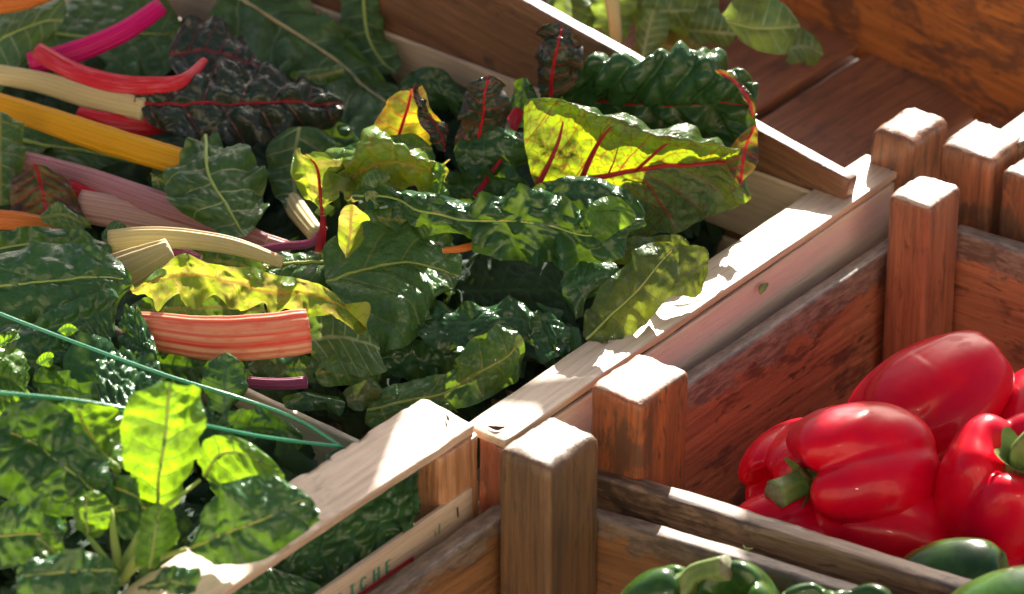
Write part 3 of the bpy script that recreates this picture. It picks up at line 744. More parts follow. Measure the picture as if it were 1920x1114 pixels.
# ================================================================== peppers
def pepper(name, label, c, axis, R, L, lobes, roll, mat, group, stem=True, taper=0.15, dimp=0.30, groove=0.16, seed=0, stemdir=None, stemlen=0.026, facing=None, calyx=True, sk=1.0):
    rs = np.random.RandomState(seed+3)
    nt_, nf = 112, 72
    th = np.arange(nt_)/nt_*2*math.pi; f = np.linspace(0.004, 1, nf)**1.0; ph = f*math.pi
    TH, PH = np.meshgrid(th, ph, indexing='xy')
    TH = TH; sf = np.sin(PH)**0.72; top = 0.5+0.5*np.cos(PH)
    r = sf*(1-taper*(1-top)**1.3)
    gpos = np.sort((np.arange(lobes)+rs.uniform(-.18, .18, lobes))/lobes*2*math.pi)
    g = np.zeros_like(TH); lob = np.zeros_like(TH)
    for k, gp in enumerate(gpos):
        d = np.abs((TH-gp+math.pi) % (2*math.pi)-math.pi)
        g = np.maximum(g, np.exp(-(d/(0.26+0.02*k))**1.6))
        cpos = gp+math.pi/lobes; d2 = np.abs((TH-cpos+math.pi) % (2*math.pi)-math.pi)
        lob += rs.uniform(-0.08, 0.14)*np.exp(-(d2/0.55)**2)
    r = r*(1-groove*g*(0.35+0.65*top)+lob)
    r *= 1+0.035*vnoise(TH*0+np.cos(TH)*1.3+seed*3, PH*0.9+np.sin(TH)*1.3)+0.012*vnoise(np.cos(TH)*4+seed, PH*3+np.sin(TH)*4)
    z = -np.cos(PH)*0.5*L
    z = np.where(top > 0.5, z*(1-0.10*g)+0, z)
    z = z - np.where(top > .5, lob*0.3*L*0.5, 0)
    rr = r
    z = z + L*dimp*np.exp(-(rr/0.42)**2)*(top > 0.5) - L*0.10*np.exp(-(rr/0.30)**2)*(top <= 0.5)
    z = z + (0.04*L*rs.uniform(-1, 1))*np.sin(TH+1)*(1-top)
    X = np.stack([R*r*np.cos(TH), R*r*np.sin(TH), z], -1)            # nf x nt
    verts = X.reshape(-1, 3); n = nt_
    i, j = np.meshgrid(np.arange(nf-1), np.arange(n), indexing='ij'); j2 = (j+1) % n
    quads = np.stack([i*n+j, i*n+j2, (i+1)*n+j2, (i+1)*n+j], -1).reshape(-1, 4)[:, ::-1]
    me = mesh_np('body', verts, quads)
    ax = axis.normalized(); q = ax.to_track_quat('Z', 'X')
    if facing is not None:      # turn lobe 0 towards `facing`
        lf = q.to_matrix().inverted() @ facing; roll = math.atan2(lf.y, lf.x) - (gpos[0]+gpos[1])/2
    R4 = Matrix.Translation(c) @ q.to_matrix().to_4x4() @ Matrix.Rotation(roll, 4, 'Z')
    root = thing(name, label, 'pepper', Vector(c), group); PW[root.name] = Matrix.Translation(c)
    link('skin', me, mat, root, R4)
    if stem:
        b = Vector((0, 0, -L*0.5+L*dimp*0.98))
        sd = (R4.to_3x3().inverted() @ stemdir).normalized() if stemdir else Vector((0.15, 0, -1)).normalized()
        p0 = b+Vector((0, 0, 0.004)); p3 = b + Vector((0, 0, -stemlen*0.45)); p4_ = p3 + sd*stemlen*0.75
        pts = [R4 @ p for p in (p0, b+Vector((0, 0, -0.004)), p3, p4_)]
        tube('stem', M['pep_stem'], root, pts, [v*sk for v in (0.0105, 0.0082, 0.0066, 0.0066, 0.0074)], flat=1.0, ribs=5, ribd=0.10, nseg=30, nlen=16, capmat=M['pep_cut'], cut=0.0004)
        # calyx: a five-lobed flared disc that hugs the dimple
        if not calyx: return root
        na, nr = 40, 8; A = np.arange(na)/na*2*math.pi
        V = []
        for k in range(nr):
            fr = k/(nr-1); rad_ = (0.003+0.0125*fr*(1+0.22*np.cos(5*A)*fr))
            zz = -L*0.5+L*dimp*np.exp(-(rad_/R/0.42)**2)-0.0016+0.0006*np.sin(A*3) - 0.0008*fr
            V.append(np.stack([rad_*np.cos(A), rad_*np.sin(A), zz], -1))
        V = np.array(V); ii, jj = np.meshgrid(np.arange(nr-1), np.arange(na), indexing='ij'); j2 = (jj+1) % na
        qd = np.stack([ii*na+jj, ii*na+j2, (ii+1)*na+j2, (ii+1)*na+jj], -1).reshape(-1, 4)
        link('calyx', mesh_np('calyx', V.reshape(-1, 3), qd), M['pep_stem'], root, R4)
    return root
VR = Vector((1, 0, 0)); VA = Vector((0, 1, 0))
GR = 'red peppers in the orange crate'
pepper('red_pepper', 'big red pepper at the back against the corner post, no stem showing', P(1752, 752, -38), Vector((0.70, 0.50, 0.30)), 0.041, 0.115, 4, 0.6, M['pep_red'], GR, stem=False, taper=0.22, groove=0.10, seed=1)
pepper('red_pepper', 'red pepper lying on its side with a cut green stem pointing left', P(1606, 893, -34), Vector((0.93, 0.36, -0.06)), 0.047, 0.106, 4, 0.75, M['pep_red'], GR, taper=0.02, dimp=0.26, groove=0.24, seed=12, stemdir=Vector((-1, -0.75, 0.0)), stemlen=0.026, sk=1.15, facing=Vector((0, -1, 0.30)))
pepper('red_pepper', 'upright red pepper at the right edge with a thick green stem facing up', P(1890, 930, -36), Vector((-0.12, 0.30, -0.95)), 0.050, 0.108, 3, 2.3, M['pep_red'], GR, taper=0.12, dimp=0.24, groove=0.17, seed=6, stemdir=Vector((0.5, -0.25, 0.75)), stemlen=0.034)
pepper('red_pepper', 'red pepper half hidden behind the front plank, its top glaring in the sun', P(1486, 1006, -62), Vector((0.9, 0.2, 0.1)), 0.028, 0.080, 4, 0.2, M['pep_red'], GR, stem=False, seed=7)
pepper('red_pepper', 'red pepper deep in the shade against the orange wall plank', P(1482, 872, -66), Vector((0.5, 0.8, 0.0)), 0.029, 0.085, 4, 1.2, M['pep_red'], GR, stem=False, seed=8)
pepper('red_pepper', 'red pepper wedged low under the sideways one beside the front plank', P(1668, 1000, -62), Vector((0.9, -0.1, -0.2)), 0.038, 0.09, 4, 2.2, M['pep_red'], GR, stem=False, seed=9)
pepper('red_pepper', 'red pepper in the dark gap between the big one and the upright one', P(1748, 880, -80), Vector((0.2, 0.9, 0.2)), 0.036, 0.09, 4, 0.2, M['pep_red'], GR, stem=False, seed=10)
pepper('red_pepper', 'red pepper cut by the right edge behind the upright one', P(1945, 800, -62), Vector((0.3, 0.9, 0.2)), 0.036, 0.09, 4, 0.2, M['pep_red'], GR, stem=False, seed=11)
pepper('red_pepper', 'red pepper low in front of the upright one at the right edge', P(1925, 1065, -75), Vector((0.3, 0.9, 0.2)), 0.036, 0.09, 4, 0.2, M['pep_red'], GR, stem=False, seed=14)
GG = 'green peppers at the bottom'
pepper('green_pepper', 'dark green pepper with a pale cut stem, leftmost at the bottom edge', P(1232, 1150, -36), Vector((-0.6, 0.1, -0.8)), 0.024, 0.065, 3, 0.2, M['pep_green'], GG, dimp=0.12, seed=21, stemdir=Vector((0.75, -0.45, 0.5)), stemlen=0.028, calyx=False, sk=0.95)
pepper('green_pepper', 'rounded dark green pepper just right of the pale cut stem', P(1392, 1150, -32), Vector((0.3, 0.5, -0.8)), 0.027, 0.085, 3, 0.5, M['pep_green'], GG, stem=False, groove=0.07, seed=22)
pepper('green_pepper', 'green pepper showing only its top, middle of the bottom edge', P(1520, 1190, -40), Vector((0.1, 0.4, -0.9)), 0.026, 0.075, 3, 0.5, M['pep_green'], GG, stem=False, groove=0.07, seed=23)
pepper('green_pepper', 'green pepper showing only a sliver right of the middle of the bottom edge', P(1612, 1196, -38), Vector((0.1, 0.4, -0.9)), 0.026, 0.075, 3, 1.5, M['pep_green'], GG, stem=False, groove=0.07, seed=24)
pepper('green_pepper', 'shiny green pepper resting beside the red ones behind the front plank', P(1790, 1094, -46), Vector((-0.9, 0.2, -0.2)), 0.030, 0.075, 3, 0.5, M['pep_green'], GG, stem=False, seed=25)
pepper('green_pepper', 'large green pepper over the plank in the bottom right corner', P(1900, 1162, -12), Vector((-0.95, 0.1, -0.3)), 0.031, 0.085, 3, 0.8, M['pep_green'], GG, stem=False, seed=26)

# ================================================================== chard leaves
GC = 'rainbow chard leaves heaped in the long crate'
def L(label, rows, mat='chard_dark', group=GC, name='chard_leaf', **kw):
    return leaf(name, label, 'chard leaf' if name == 'chard_leaf' else 'spinach leaf' if 'spinach' in name else 'leaf', rows, M[mat], group, **kw)
RIBR = (M['rib_red'], 0.0016, 0.0005); RIBY = (M['st_green'], 0.0013, 0.0005); RIBC = (M['st_green'], 0.0014, 0.0005); RIBG = (M['st_green'], 0.0009, 0.0004)

L('large chard leaf glowing lime green in the sun with bright red veins', [
 [(976,186,76),(974,190,76),(985,270,55),(1005,350,30),(1060,400,15),(1100,430,5)],
 [(1050,176,82),(1042,184,84),(1052,250,60),(1067,340,34),(1102,385,18),(1140,440,4)],
 [(1125,200,76),(1108,212,79),(1115,265,60),(1130,330,37),(1160,385,18),(1190,445,4)],
 [(1205,220,69),(1188,237,73),(1195,275,58),(1200,319,39),(1230,375,20),(1250,437,6)],
 [(1290,240,62),(1270,260,66),(1275,283,54),(1275,309,39),(1305,360,22),(1310,410,10)],
 [(1352,255,54),(1345,268,57),(1350,283,50),(1345,306,38),(1365,345,26),(1372,388,14)],
 [(1386,278,48),(1384,285,50),(1386,295,45),(1384,310,38),(1392,335,30),(1390,368,22)]],
 'chard_red', rib=(M['rib_red'], 0.0024, 0.0006), mc=3, ruffle=0.0032, nveins=5, slant=0.9, pucker=0.0020, dome=0.0022, res=1.0, edge=0.05,
 veins=[(M['rib_red'], [(1000,362,30),(1022,322,43),(1046,268,61),(1056,228,75)], [11,10,7,3]), (M['rib_red'], [(1092,332,38),(1108,295,51),(1126,262,64),(1146,238,74)], [11,10,7,3]),
  (M['rib_red'], [(1192,320,40),(1220,295,50),(1243,275,59),(1262,263,64)], [7,6,5,2]), (M['rib_red'], [(1140,328,38),(1152,300,48),(1160,270,60)], [4,3,2]), (M['rib_red'], [(1170,324,36),(1215,345,30),(1240,385,18),(1262,410,12)], [4,3,3,2])])
L('dark crinkled chard leaf arching behind the glowing leaf near the rail', [
 [(1050,140,37),(1045,112,63),(1035,150,49),(1020,190,32),(1030,210,27),(1050,230,22)],
 [(1120,140,39),(1112,108,71),(1105,148,59),(1100,190,37),(1110,220,27),(1130,250,17)],
 [(1195,140,41),(1190,106,77),(1180,146,67),(1180,197,42),(1190,230,29),(1200,260,17)],
 [(1265,135,43),(1262,88,84),(1260,136,74),(1250,202,47),(1260,235,32),(1260,265,19)],
 [(1340,145,41),(1332,100,82),(1330,148,74),(1320,197,51),(1320,240,32),(1320,270,22)],
 [(1402,180,35),(1396,136,73),(1392,168,67),(1380,205,54),(1380,240,39),(1388,300,25)],
 [(1415,215,31),(1420,168,63),(1418,192,60),(1410,212,55),(1412,250,43),(1405,310,27)]],
 'chard_dark', rib=(M['rib_red'], 0.0010, 0.0004), mc=3, pucker=0.0038, dome=0.015, ruffle=0.006, cell=13, nveins=7, slant=0.5, res=1.0)
L('dark chard leaf standing up against the brown back plank', [
 [(1008,205,38),(1030,205,38),(1062,195,42)], [(1000,130,62),(1035,132,68),(1085,128,66)],
 [(1003,80,82),(1045,82,88),(1095,100,80)], [(1015,52,93),(1052,44,98),(1086,66,92)]], 'chard_black', rib=(M['rib_red'], 0.0012, 0.0006), ruffle=0.007, pucker=0.004)
L('yellow and red leaf edge glowing at the right tip of the back leaf', [
 [(1403,228,62),(1412,235,62),(1420,245,60)], [(1372,272,50),(1397,272,51),(1421,270,52)],
 [(1362,300,43),(1390,303,43),(1418,308,43)], [(1378,340,33),(1388,346,32),(1398,338,33)]], 'chard_purple', ruffle=0.0015, pucker=0.0008, dome=0.001)
L('orange rimmed narrow fold running down the right of the back leaf', [
 [(1335,128,93),(1345,132,92),(1352,128,93)], [(1375,155,86),(1383,160,84),(1390,152,86)], [(1398,190,76),(1405,192,75),(1412,185,77)], [(1404,218,68),(1411,220,67),(1418,212,69)]], 'chard_purple', ruffle=0.001, pucker=0.0006, dome=0.0006)
L('purple and yellow chard leaf folded to a peak left of the dark pointed one', [
 [(690,268,42),(740,278,40),(800,290,38)], [(706,226,60),(755,232,60),(825,240,56)], [(728,188,77),(765,200,76),(822,215,68)], [(762,165,88),(772,168,88),(792,182,84)]],
 'chard_purple', ruffle=0.005, nveins=4, rib=(M['rib_red'], 0.0010, 0.0006))
L('blackish right half of the folded peak leaf', [
 [(764,166,91),(772,168,91),(784,176,88)], [(782,200,80),(800,205,78),(814,200,74)], [(798,240,66),(820,240,63),(840,236,59)], [(815,278,52),(835,284,48),(848,272,46)]], 'chard_black', pucker=0.002, ruffle=0.003)
L('dark purple chard leaf standing pointed in the middle of the heap', [
 [(848,285,36),(885,292,36),(955,288,36)], [(858,230,60),(905,232,62),(965,240,54)], [(862,178,80),(908,182,82),(957,188,76)], [(882,150,90),(917,143,92),(946,150,90)]],
 'chard_black', rib=(M['rib_red'], 0.0010, 0.0006), ruffle=0.006, pucker=0.004)
L('dark curled chard leaf lying under the pointed purple one', [
 [(845,270,47),(855,300,38),(865,335,26)], [(905,240,54),(920,280,44),(930,335,28)], [(970,243,54),(985,278,44),(980,320,28)], [(1015,250,52),(1018,268,47),(1005,300,40)]], 'chard_dark', ruffle=0.006, pucker=0.003)
L('crumpled lime yellow chard leaf blazing in the sun left of centre', [
 [(640,340,38),(636,330,48),(640,350,38),(648,370,30),(655,392,22)], [(678,278,50),(668,288,62),(684,318,52),(680,345,42),(690,375,28)], [(742,262,62),(728,264,74),(742,300,60),(732,335,46),(738,370,32)], [(796,285,54),(782,296,63),(796,318,56),(780,340,46),(788,364,34)], [(836,296,48),(828,302,58),(842,322,51),(828,345,44),(822,368,34)]],
 'chard_yellow', ruffle=0.009, pucker=0.0045, dome=0.004, cell=11, res=1.0, edge=0.16, cup=0.001)
L('small dark green curl in front of the blazing yellow leaf', [
 [(672,352,50),(685,375,44),(700,398,38)], [(688,325,58),(712,345,54),(730,372,44)], [(712,318,60),(730,330,56),(742,348,48)]], 'chard_green', pucker=0.002, ruffle=0.004)
L('green ruffled leaf edge right of the blazing yellow leaf', [
 [(800,372,44),(815,378,42),(835,372,40)], [(812,335,54),(826,340,52),(842,338,50)], [(808,305,62),(822,304,62),(836,315,58)]], 'spinach_bright', pucker=0.002, ruffle=0.005)
L('small yellow green leaf with a forked red vein left of the sunlit heap', [
 [(590,405,22),(606,410,22),(622,402,22)], [(556,345,44),(600,352,40),(640,342,42)], [(544,312,56),(592,315,55),(645,300,58)], [(546,282,67),(572,288,66),(606,290,65)]],
 'chard_yellow', rib=(M['rib_red'], 0.0012, 0.0006), ruffle=0.009, pucker=0.004, edge=0.2, cup=0.001, res=1.0, nveins=3, stalk=(M['rib_red'], [(598,475,6),(604,440,14),(606,405,24)], [18,14,10]))
L('glossy dark chard leaf between the purple peak and the lime yellow one', [
 [(598,318,48),(622,335,42),(636,350,36)], [(648,285,60),(668,310,50),(682,340,38)], [(712,252,67),(727,280,58),(742,312,46)], [(800,252,60),(812,278,52),(818,318,40)]], 'chard_green', ruffle=0.005, pucker=0.0022)
L('long glossy dark chard leaf with white sun glints across the middle', [
 [(645,345,52),(655,370,45),(665,392,38)], [(730,348,56),(735,372,50),(738,402,39)], [(808,362,56),(815,392,48),(818,430,34)],
 [(880,372,58),(882,412,48),(884,460,32)], [(958,360,63),(955,412,52),(950,488,28)], [(1030,356,67),(1030,422,50),(1022,495,27)],
 [(1090,392,59),(1095,442,46),(1088,505,24)], [(1150,400,55),(1155,432,46),(1160,478,30)], [(1200,402,51),(1207,417,46),(1206,438,40)]],
 'chard_dark', rib=RIBG, pucker=0.0068, dome=0.010, ruffle=0.009, cell=11, nveins=9, slant=0.7, res=1.0)
L('dark leaf hump behind the long glinting leaf', [
 [(990,350,57),(1000,368,52),(1012,388,46)], [(1080,332,63),(1085,362,56),(1092,395,48)], [(1150,342,63),(1150,372,56),(1142,405,47)], [(1202,375,56),(1208,400,51),(1195,435,40)]], 'chard_dark', pucker=0.003, dome=0.003, ruffle=0.004, cell=9)
L('small curled green leaf with one yellow edge on the right shoulder of the heap', [
 [(1096,425,54),(1110,442,50),(1132,455,46)], [(1106,382,64),(1132,408,59),(1152,440,50)], [(1143,362,69),(1162,385,64),(1172,425,54)], [(1182,388,62),(1192,402,59),(1190,422,55)]], 'spinach_bright', ruffle=0.003, pucker=0.0018)
L('broad smooth dark green chard leaf with pale veins in the centre', [
 [(598,470,11),(608,495,8),(612,528,5),(640,562,1),(662,595,-5)],
 [(640,432,19),(650,468,14),(668,505,9),(695,570,3),(700,640,-9)],
 [(685,400,27),(702,448,18),(718,492,13),(745,560,9),(738,655,-11)],
 [(742,388,29),(762,440,21),(768,488,16),(785,552,12),(790,622,-5)],
 [(805,412,25),(820,455,20),(823,500,16),(816,540,13),(805,580,5)],
 [(852,455,18),(865,488,15),(864,515,13),(852,537,12),(838,548,10)]],
 'chard_green', rib=(M['st_green'], 0.0012, 0.0004), pucker=0.0020, dome=0.0050, ruffle=0.005, cell=14, nveins=4, slant=0.8, res=1.0, edge=0.03, round_ends=False)
L('smooth green leaf wing spreading left of the broad central leaf', [
 [(636,446,12),(620,488,6),(604,528,2)], [(582,455,8),(570,490,2),(562,524,-2)], [(522,474,2),(515,496,-1),(508,516,-4)], [(478,490,-2),(476,498,-3),(474,506,-4)]], 'chard_green', rib=RIBY, dome=0.002)
L('narrow upright leaf with a sunlit cream patch above the broad central leaf', [
 [(636,480,28),(652,484,28),(680,470,26)], [(636,425,46),(658,430,44),(690,420,42)], [(638,388,60),(660,383,61),(692,393,56)]], 'chard_yellow', ruffle=0.003)
L('crumpled pale yellow chard leaf edge lit from behind above the coral stalk', [
 [(232,545,30),(243,553,27),(256,572,20)], [(288,514,44),(298,532,38),(308,560,26)], [(330,478,58),(348,520,44),(355,565,27)],
 [(420,494,51),(425,526,41),(425,570,26)], [(500,513,49),(506,547,39),(500,585,25)], [(572,524,46),(576,552,38),(568,592,25)],
 [(636,552,39),(642,576,33),(632,606,24)], [(684,588,29),(689,612,24),(680,645,15)]],
 'chard_yellow', ruffle=0.010, pucker=0.0055, dome=0.009, cell=10, nveins=8, res=1.0, edge=0.16, cup=0.003, stalk=(M['st_coral'], [(238,608,24),(300,622,26),(400,634,27),(500,630,28),(578,620,28)], [50,68,78,80,80], dict(flat=0.5, ribs=15, ribd=0.04, nseg=90)))
L('green chard leaf tucked between the yellow edge and the coral stalk', [
 [(230,558,16),(238,580,11),(246,605,6)], [(320,553,22),(322,578,16),(322,604,9)], [(400,550,24),(402,576,18),(402,606,10)], [(490,562,20),(497,582,15),(505,604,9)]], 'chard_green', pucker=0.0028)
L('rounded green chard leaf under the yellow edge right of the coral stalk', [
 [(556,588,8),(572,635,-2),(590,695,-16)], [(610,574,12),(632,630,0),(642,702,-16)], [(662,588,9),(687,640,-2),(700,705,-17)], [(694,620,2),(712,652,-5),(716,695,-17)]], 'chard_pale', pucker=0.0026, dome=0.003, ruffle=0.005)
L('chard leaf curling up with one sunlit yellow patch near the rail', [
 [(702,738,-26),(690,770,-33),(678,812,-44)], [(762,704,-16),(757,750,-26),(750,795,-38)], [(832,698,-12),(832,735,-21),(832,775,-32)],
 [(868,655,4),(892,700,-10),(904,752,-26)], [(915,618,16),(950,668,2),(958,728,-18)], [(936,598,22),(978,632,12),(988,684,-4)]],
 'chard_green', rib=RIBG, pucker=0.003, ruffle=0.005, dome=0.003)
L('dark chard leaf lying low right of the broad central leaf', [
 [(780,555,5),(785,600,-2),(775,660,-12)], [(880,572,6),(880,605,0),(870,650,-10)], [(965,563,9),(975,600,2),(985,645,-8)], [(1035,598,4),(1045,640,-3),(1055,690,-14)]], 'chard_dark', pucker=0.003, ruffle=0.006)
L('dark folded chard leaf hanging in the shade beside the rail', [
 [(1000,560,4),(1020,600,-6),(1010,650,-20)], [(1040,590,2),(1060,640,-10),(1040,700,-24)], [(1062,650,-6),(1075,690,-14),(1060,730,-26)]], 'chard_dark')
L('yellowing chard leaf with brown spots resting on the rail', [
 [(1240,520,18),(1225,550,10),(1235,562,8)], [(1262,470,32),(1272,520,18),(1275,556,8)], [(1300,458,34),(1305,505,20),(1305,556,7)], [(1332,464,31),(1328,490,23),(1314,540,10)]], 'chard_olive', ruffle=0.003, nveins=4)
L('green leaf drooping over the rail with two sun glints', [
 [(1085,612,6),(1098,632,3),(1112,640,3)], [(1112,560,16),(1140,592,10),(1165,632,4)], [(1160,500,30),(1190,548,20),(1222,598,7)], [(1205,455,42),(1238,490,34),(1262,530,22)], [(1250,448,44),(1268,462,40),(1282,490,32)]],
 'chard_olive', pucker=0.0022, dome=0.003, ruffle=0.004, rib=RIBG)
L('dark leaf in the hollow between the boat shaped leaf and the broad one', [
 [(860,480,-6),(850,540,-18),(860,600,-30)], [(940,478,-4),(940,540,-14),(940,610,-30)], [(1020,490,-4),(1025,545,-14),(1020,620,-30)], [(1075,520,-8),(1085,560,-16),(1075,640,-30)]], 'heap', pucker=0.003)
L('small dark leaf folded like a boat left of the drooping one', [
 [(1046,490,24),(1052,540,14),(1060,605,-4)], [(1090,462,30),(1095,520,20),(1088,585,4)], [(1132,472,30),(1132,510,24),(1112,560,10)], [(1166,508,24),(1166,516,22),(1158,532,18)]], 'chard_dark', pucker=0.0016)
L('olive leaf wedged between the glowing leaf and the drooping one', [
 [(1135,448,26),(1138,475,18),(1140,505,8)], [(1220,438,28),(1222,468,20),(1222,500,8)], [(1288,440,28),(1294,468,20),(1294,495,12)]], 'chard_olive', pucker=0.0024)
# shaded leaves of the upper left
L('huge green chard leaf with branching pale veins running down from the top', [
 [(540,-40,22),(430,-20,16),(370,30,8)], [(600,20,18),(520,40,12),(430,115,4)], [(655,80,14),(612,92,8),(545,155,-2)], [(724,150,9),(684,152,4),(605,235,-8)], [(785,210,4),(745,212,-2),(685,305,-14)], [(808,262,0),(798,268,-3),(765,335,-16)]],
 'chard_pale', rib=(M['st_cream'], 0.0016, 0.0006), dome=0.010, pucker=0.003, cell=16, ruffle=0.008, nveins=6, res=1.3)
L('chard leaf standing against the back of the crate near the top', [
 [(636,-30,34),(680,-30,36),(705,-20,34)], [(640,50,16),(688,60,16),(724,50,16)], [(660,112,2),(715,114,2),(740,100,2)], [(700,140,-3),(742,138,-3),(755,130,-3)]], 'chard_pale', rib=RIBC)
L('smooth bright green fold lying across the huge veined leaf', [
 [(545,140,14),(548,148,12),(552,156,10)], [(600,122,20),(603,140,15),(608,158,9)], [(640,118,22),(645,130,18),(650,142,14)]], 'chard_green', pucker=0.0008)
L('blackish purple chard leaf above the red stalk', [
 [(322,50,44),(316,100,32),(326,150,20)], [(390,26,50),(385,90,36),(390,155,20)], [(442,56,42),(452,110,30),(450,165,16)], [(488,98,30),(502,130,23),(497,165,14)]], 'chard_black', pucker=0.003, ruffle=0.006, cell=12)
L('very dark glossy chard leaf with red veins at the end of the red stalk', [
 [(262,165,36),(253,190,30),(262,228,20)], [(320,148,42),(320,195,33),(318,250,18)], [(400,126,44),(400,190,34),(400,268,15)], [(482,120,44),(484,187,34),(492,262,16)], [(562,148,40),(565,192,32),(572,246,18)], [(624,168,36),(645,192,30),(640,228,22)]],
 'chard_black', rib=(M['rib_red'], 0.0014, 0.0003), pucker=0.0045, dome=0.012, cell=12, ruffle=0.005, nveins=6, res=1.1)
L('green leaf hanging in at the top left corner', [
 [(-30,40,34),(-40,100,22),(-30,180,10)], [(30,-10,44),(40,60,30),(18,150,14)], [(95,-10,44),(85,40,34),(55,120,16)], [(130,0,42),(118,40,32),(95,80,22)]], 'chard_pale', rib=RIBG)
L('shaded green leaf between the top left corner and the pink stalk', [
 [(95,0,16),(85,60,2),(75,130,-16)], [(180,-30,18),(180,70,-2),(180,170,-24)], [(260,-30,18),(260,60,-2),(265,155,-22)], [(335,0,8),(342,60,-6),(338,130,-20)]], 'chard_green', rib=RIBY)
L('green leaf with yellow veins under the yellow stalk', [
 [(20,200,-8),(40,260,-18),(60,330,-30)], [(120,230,-10),(150,280,-20),(190,350,-32)], [(230,260,-12),(260,310,-20),(300,370,-32)], [(330,300,-14),(345,330,-20),(370,370,-28)]], 'chard_green', rib=RIBY)
L('pale bluish green leaf standing left of the small forked leaf', [
 [(510,248,20),(560,238,22),(632,245,18)], [(498,300,6),(548,302,6),(625,312,4)], [(508,350,-6),(552,362,-8),(602,372,-10)], [(540,402,-16),(568,412,-18),(592,422,-18)]], 'chard_pale', stalk=(M['st_cream'], [(522,335,-10),(555,390,-13),(592,438,-14)], [20,40,34]), dome=0.003)
L('dull blue green leaf with pale veins left of the middle', [
 [(370,240,39),(386,248,37),(400,244,37)], [(312,330,21),(390,322,29),(468,285,31)], [(332,392,11),(425,382,19),(506,335,21)], [(430,446,3),(462,440,7),(505,400,9)]], 'chard_pale', rib=RIBC, pucker=0.0026, dome=0.003, ruffle=0.007)
L('dark green leaf cut by the left edge above the orange stalk', [
 [(-45,212,34),(0,205,34),(44,216,30)], [(-45,290,14),(0,292,16),(50,282,14)], [(-45,365,-4),(0,385,-4),(42,372,-4)]], 'chard_green')
L('brownish purple leaf in the dark at the left', [
 [(25,325,14),(65,308,20),(115,320,16)], [(15,380,0),(80,370,4),(145,372,2)], [(25,445,-16),(90,432,-14),(165,432,-14)]], 'chard_purple')
L('tiny curled leaf against the pale back slat', [
 [(748,150,8),(752,178,0),(768,208,-10)], [(800,124,16),(806,162,4),(815,205,-10)], [(850,148,8),(856,178,0),(860,212,-12)], [(884,182,2),(884,196,-2),(880,212,-8)]], 'chard_dark', ruffle=0.005, pucker=0.003)
L('small smooth leaf lying left of the pale arching stalk', [
 [(74,400,16),(76,408,14),(84,424,10)], [(118,384,20),(122,402,16),(126,428,10)], [(168,424,10),(170,429,9),(168,436,8)]], 'chard_green', pucker=0.0006, name='chard_leaf')
L('small upright leaf tip beside the start of the pale arching stalk', [
 [(186,440,16),(192,452,14),(200,468,10)], [(212,416,22),(212,440,18),(215,462,12)], [(240,424,20),(238,434,18),(232,450,14)]], 'chard_green', pucker=0.0008)

L('dark ruffled leaf peeping between the glinting leaf and the purple pointed one', [
 [(820,330,34),(826,352,26),(834,378,18)], [(880,322,38),(884,350,28),(886,385,18)], [(940,318,40),(946,346,30),(948,380,20)], [(985,335,36),(990,352,30),(984,372,24)]], 'chard_dark', pucker=0.005, ruffle=0.009)
L('frilled green leaf edge under the left end of the glinting leaf', [
 [(690,395,34),(700,412,28),(712,432,22)], [(745,388,36),(752,410,30),(760,440,22)], [(800,398,36),(806,420,28),(812,452,20)], [(842,420,32),(846,436,26),(842,456,20)]], 'chard_green', pucker=0.004, ruffle=0.010)
L('dark crinkled leaf filling the corner behind the small forked leaf', [
 [(500,232,14),(505,262,4),(512,300,-8)], [(560,222,18),(566,262,6),(572,305,-8)], [(622,226,18),(628,262,6),(630,300,-6)], [(668,250,12),(672,270,6),(664,292,-2)]], 'chard_dark', pucker=0.005, ruffle=0.008)
L('ruffled dark leaf edge under the pale arching stalk', [
 [(300,470,6),(302,492,-2),(306,515,-10)], [(370,458,8),(374,486,0),(378,515,-10)], [(440,466,8),(446,490,0),(450,518,-10)], [(500,482,6),(505,498,0),(500,515,-6)]], 'chard_green', pucker=0.004, ruffle=0.008)
L('ruffled dark leaf lower end left of the yellow tipped stalk', [
 [(280,318,18),(285,335,12),(292,355,4)], [(330,325,20),(335,345,12),(342,372,2)], [(375,340,18),(380,358,12),(380,380,4)]], 'chard_green', pucker=0.004, ruffle=0.008)
L('dark ruffled leaf in the shade below the broad central leaf', [
 [(700,650,-16),(704,680,-24),(710,712,-32)], [(770,640,-12),(776,672,-22),(782,710,-32)], [(840,640,-14),(846,668,-22),(850,700,-30)], [(888,655,-18),(892,672,-22),(886,690,-28)]], 'chard_dark', pucker=0.005, ruffle=0.009)
L('dark leaf hanging beside the smooth rail below the boat shaped leaf', [
 [(985,600,6),(1000,640,-4),(1010,690,-14)], [(1035,585,8),(1050,630,-2),(1052,672,-12)], [(1078,590,6),(1088,620,0),(1080,655,-8)]], 'chard_dark', pucker=0.004, ruffle=0.008)
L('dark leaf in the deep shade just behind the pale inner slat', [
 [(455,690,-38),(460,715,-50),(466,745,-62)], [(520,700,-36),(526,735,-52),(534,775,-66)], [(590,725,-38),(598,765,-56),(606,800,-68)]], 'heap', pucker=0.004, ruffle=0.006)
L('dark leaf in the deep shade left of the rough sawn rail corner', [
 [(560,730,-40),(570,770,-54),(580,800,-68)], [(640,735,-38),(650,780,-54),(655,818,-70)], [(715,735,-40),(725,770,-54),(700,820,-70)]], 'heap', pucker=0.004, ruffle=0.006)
L('frilled leaf standing in front of the brown plank left of the curled one', [
 [(960,235,36),(975,240,34),(995,240,34)], [(948,190,50),(975,195,50),(1005,192,50)], [(960,150,64),(982,148,66),(1002,158,62)]], 'chard_dark', pucker=0.004, ruffle=0.008)
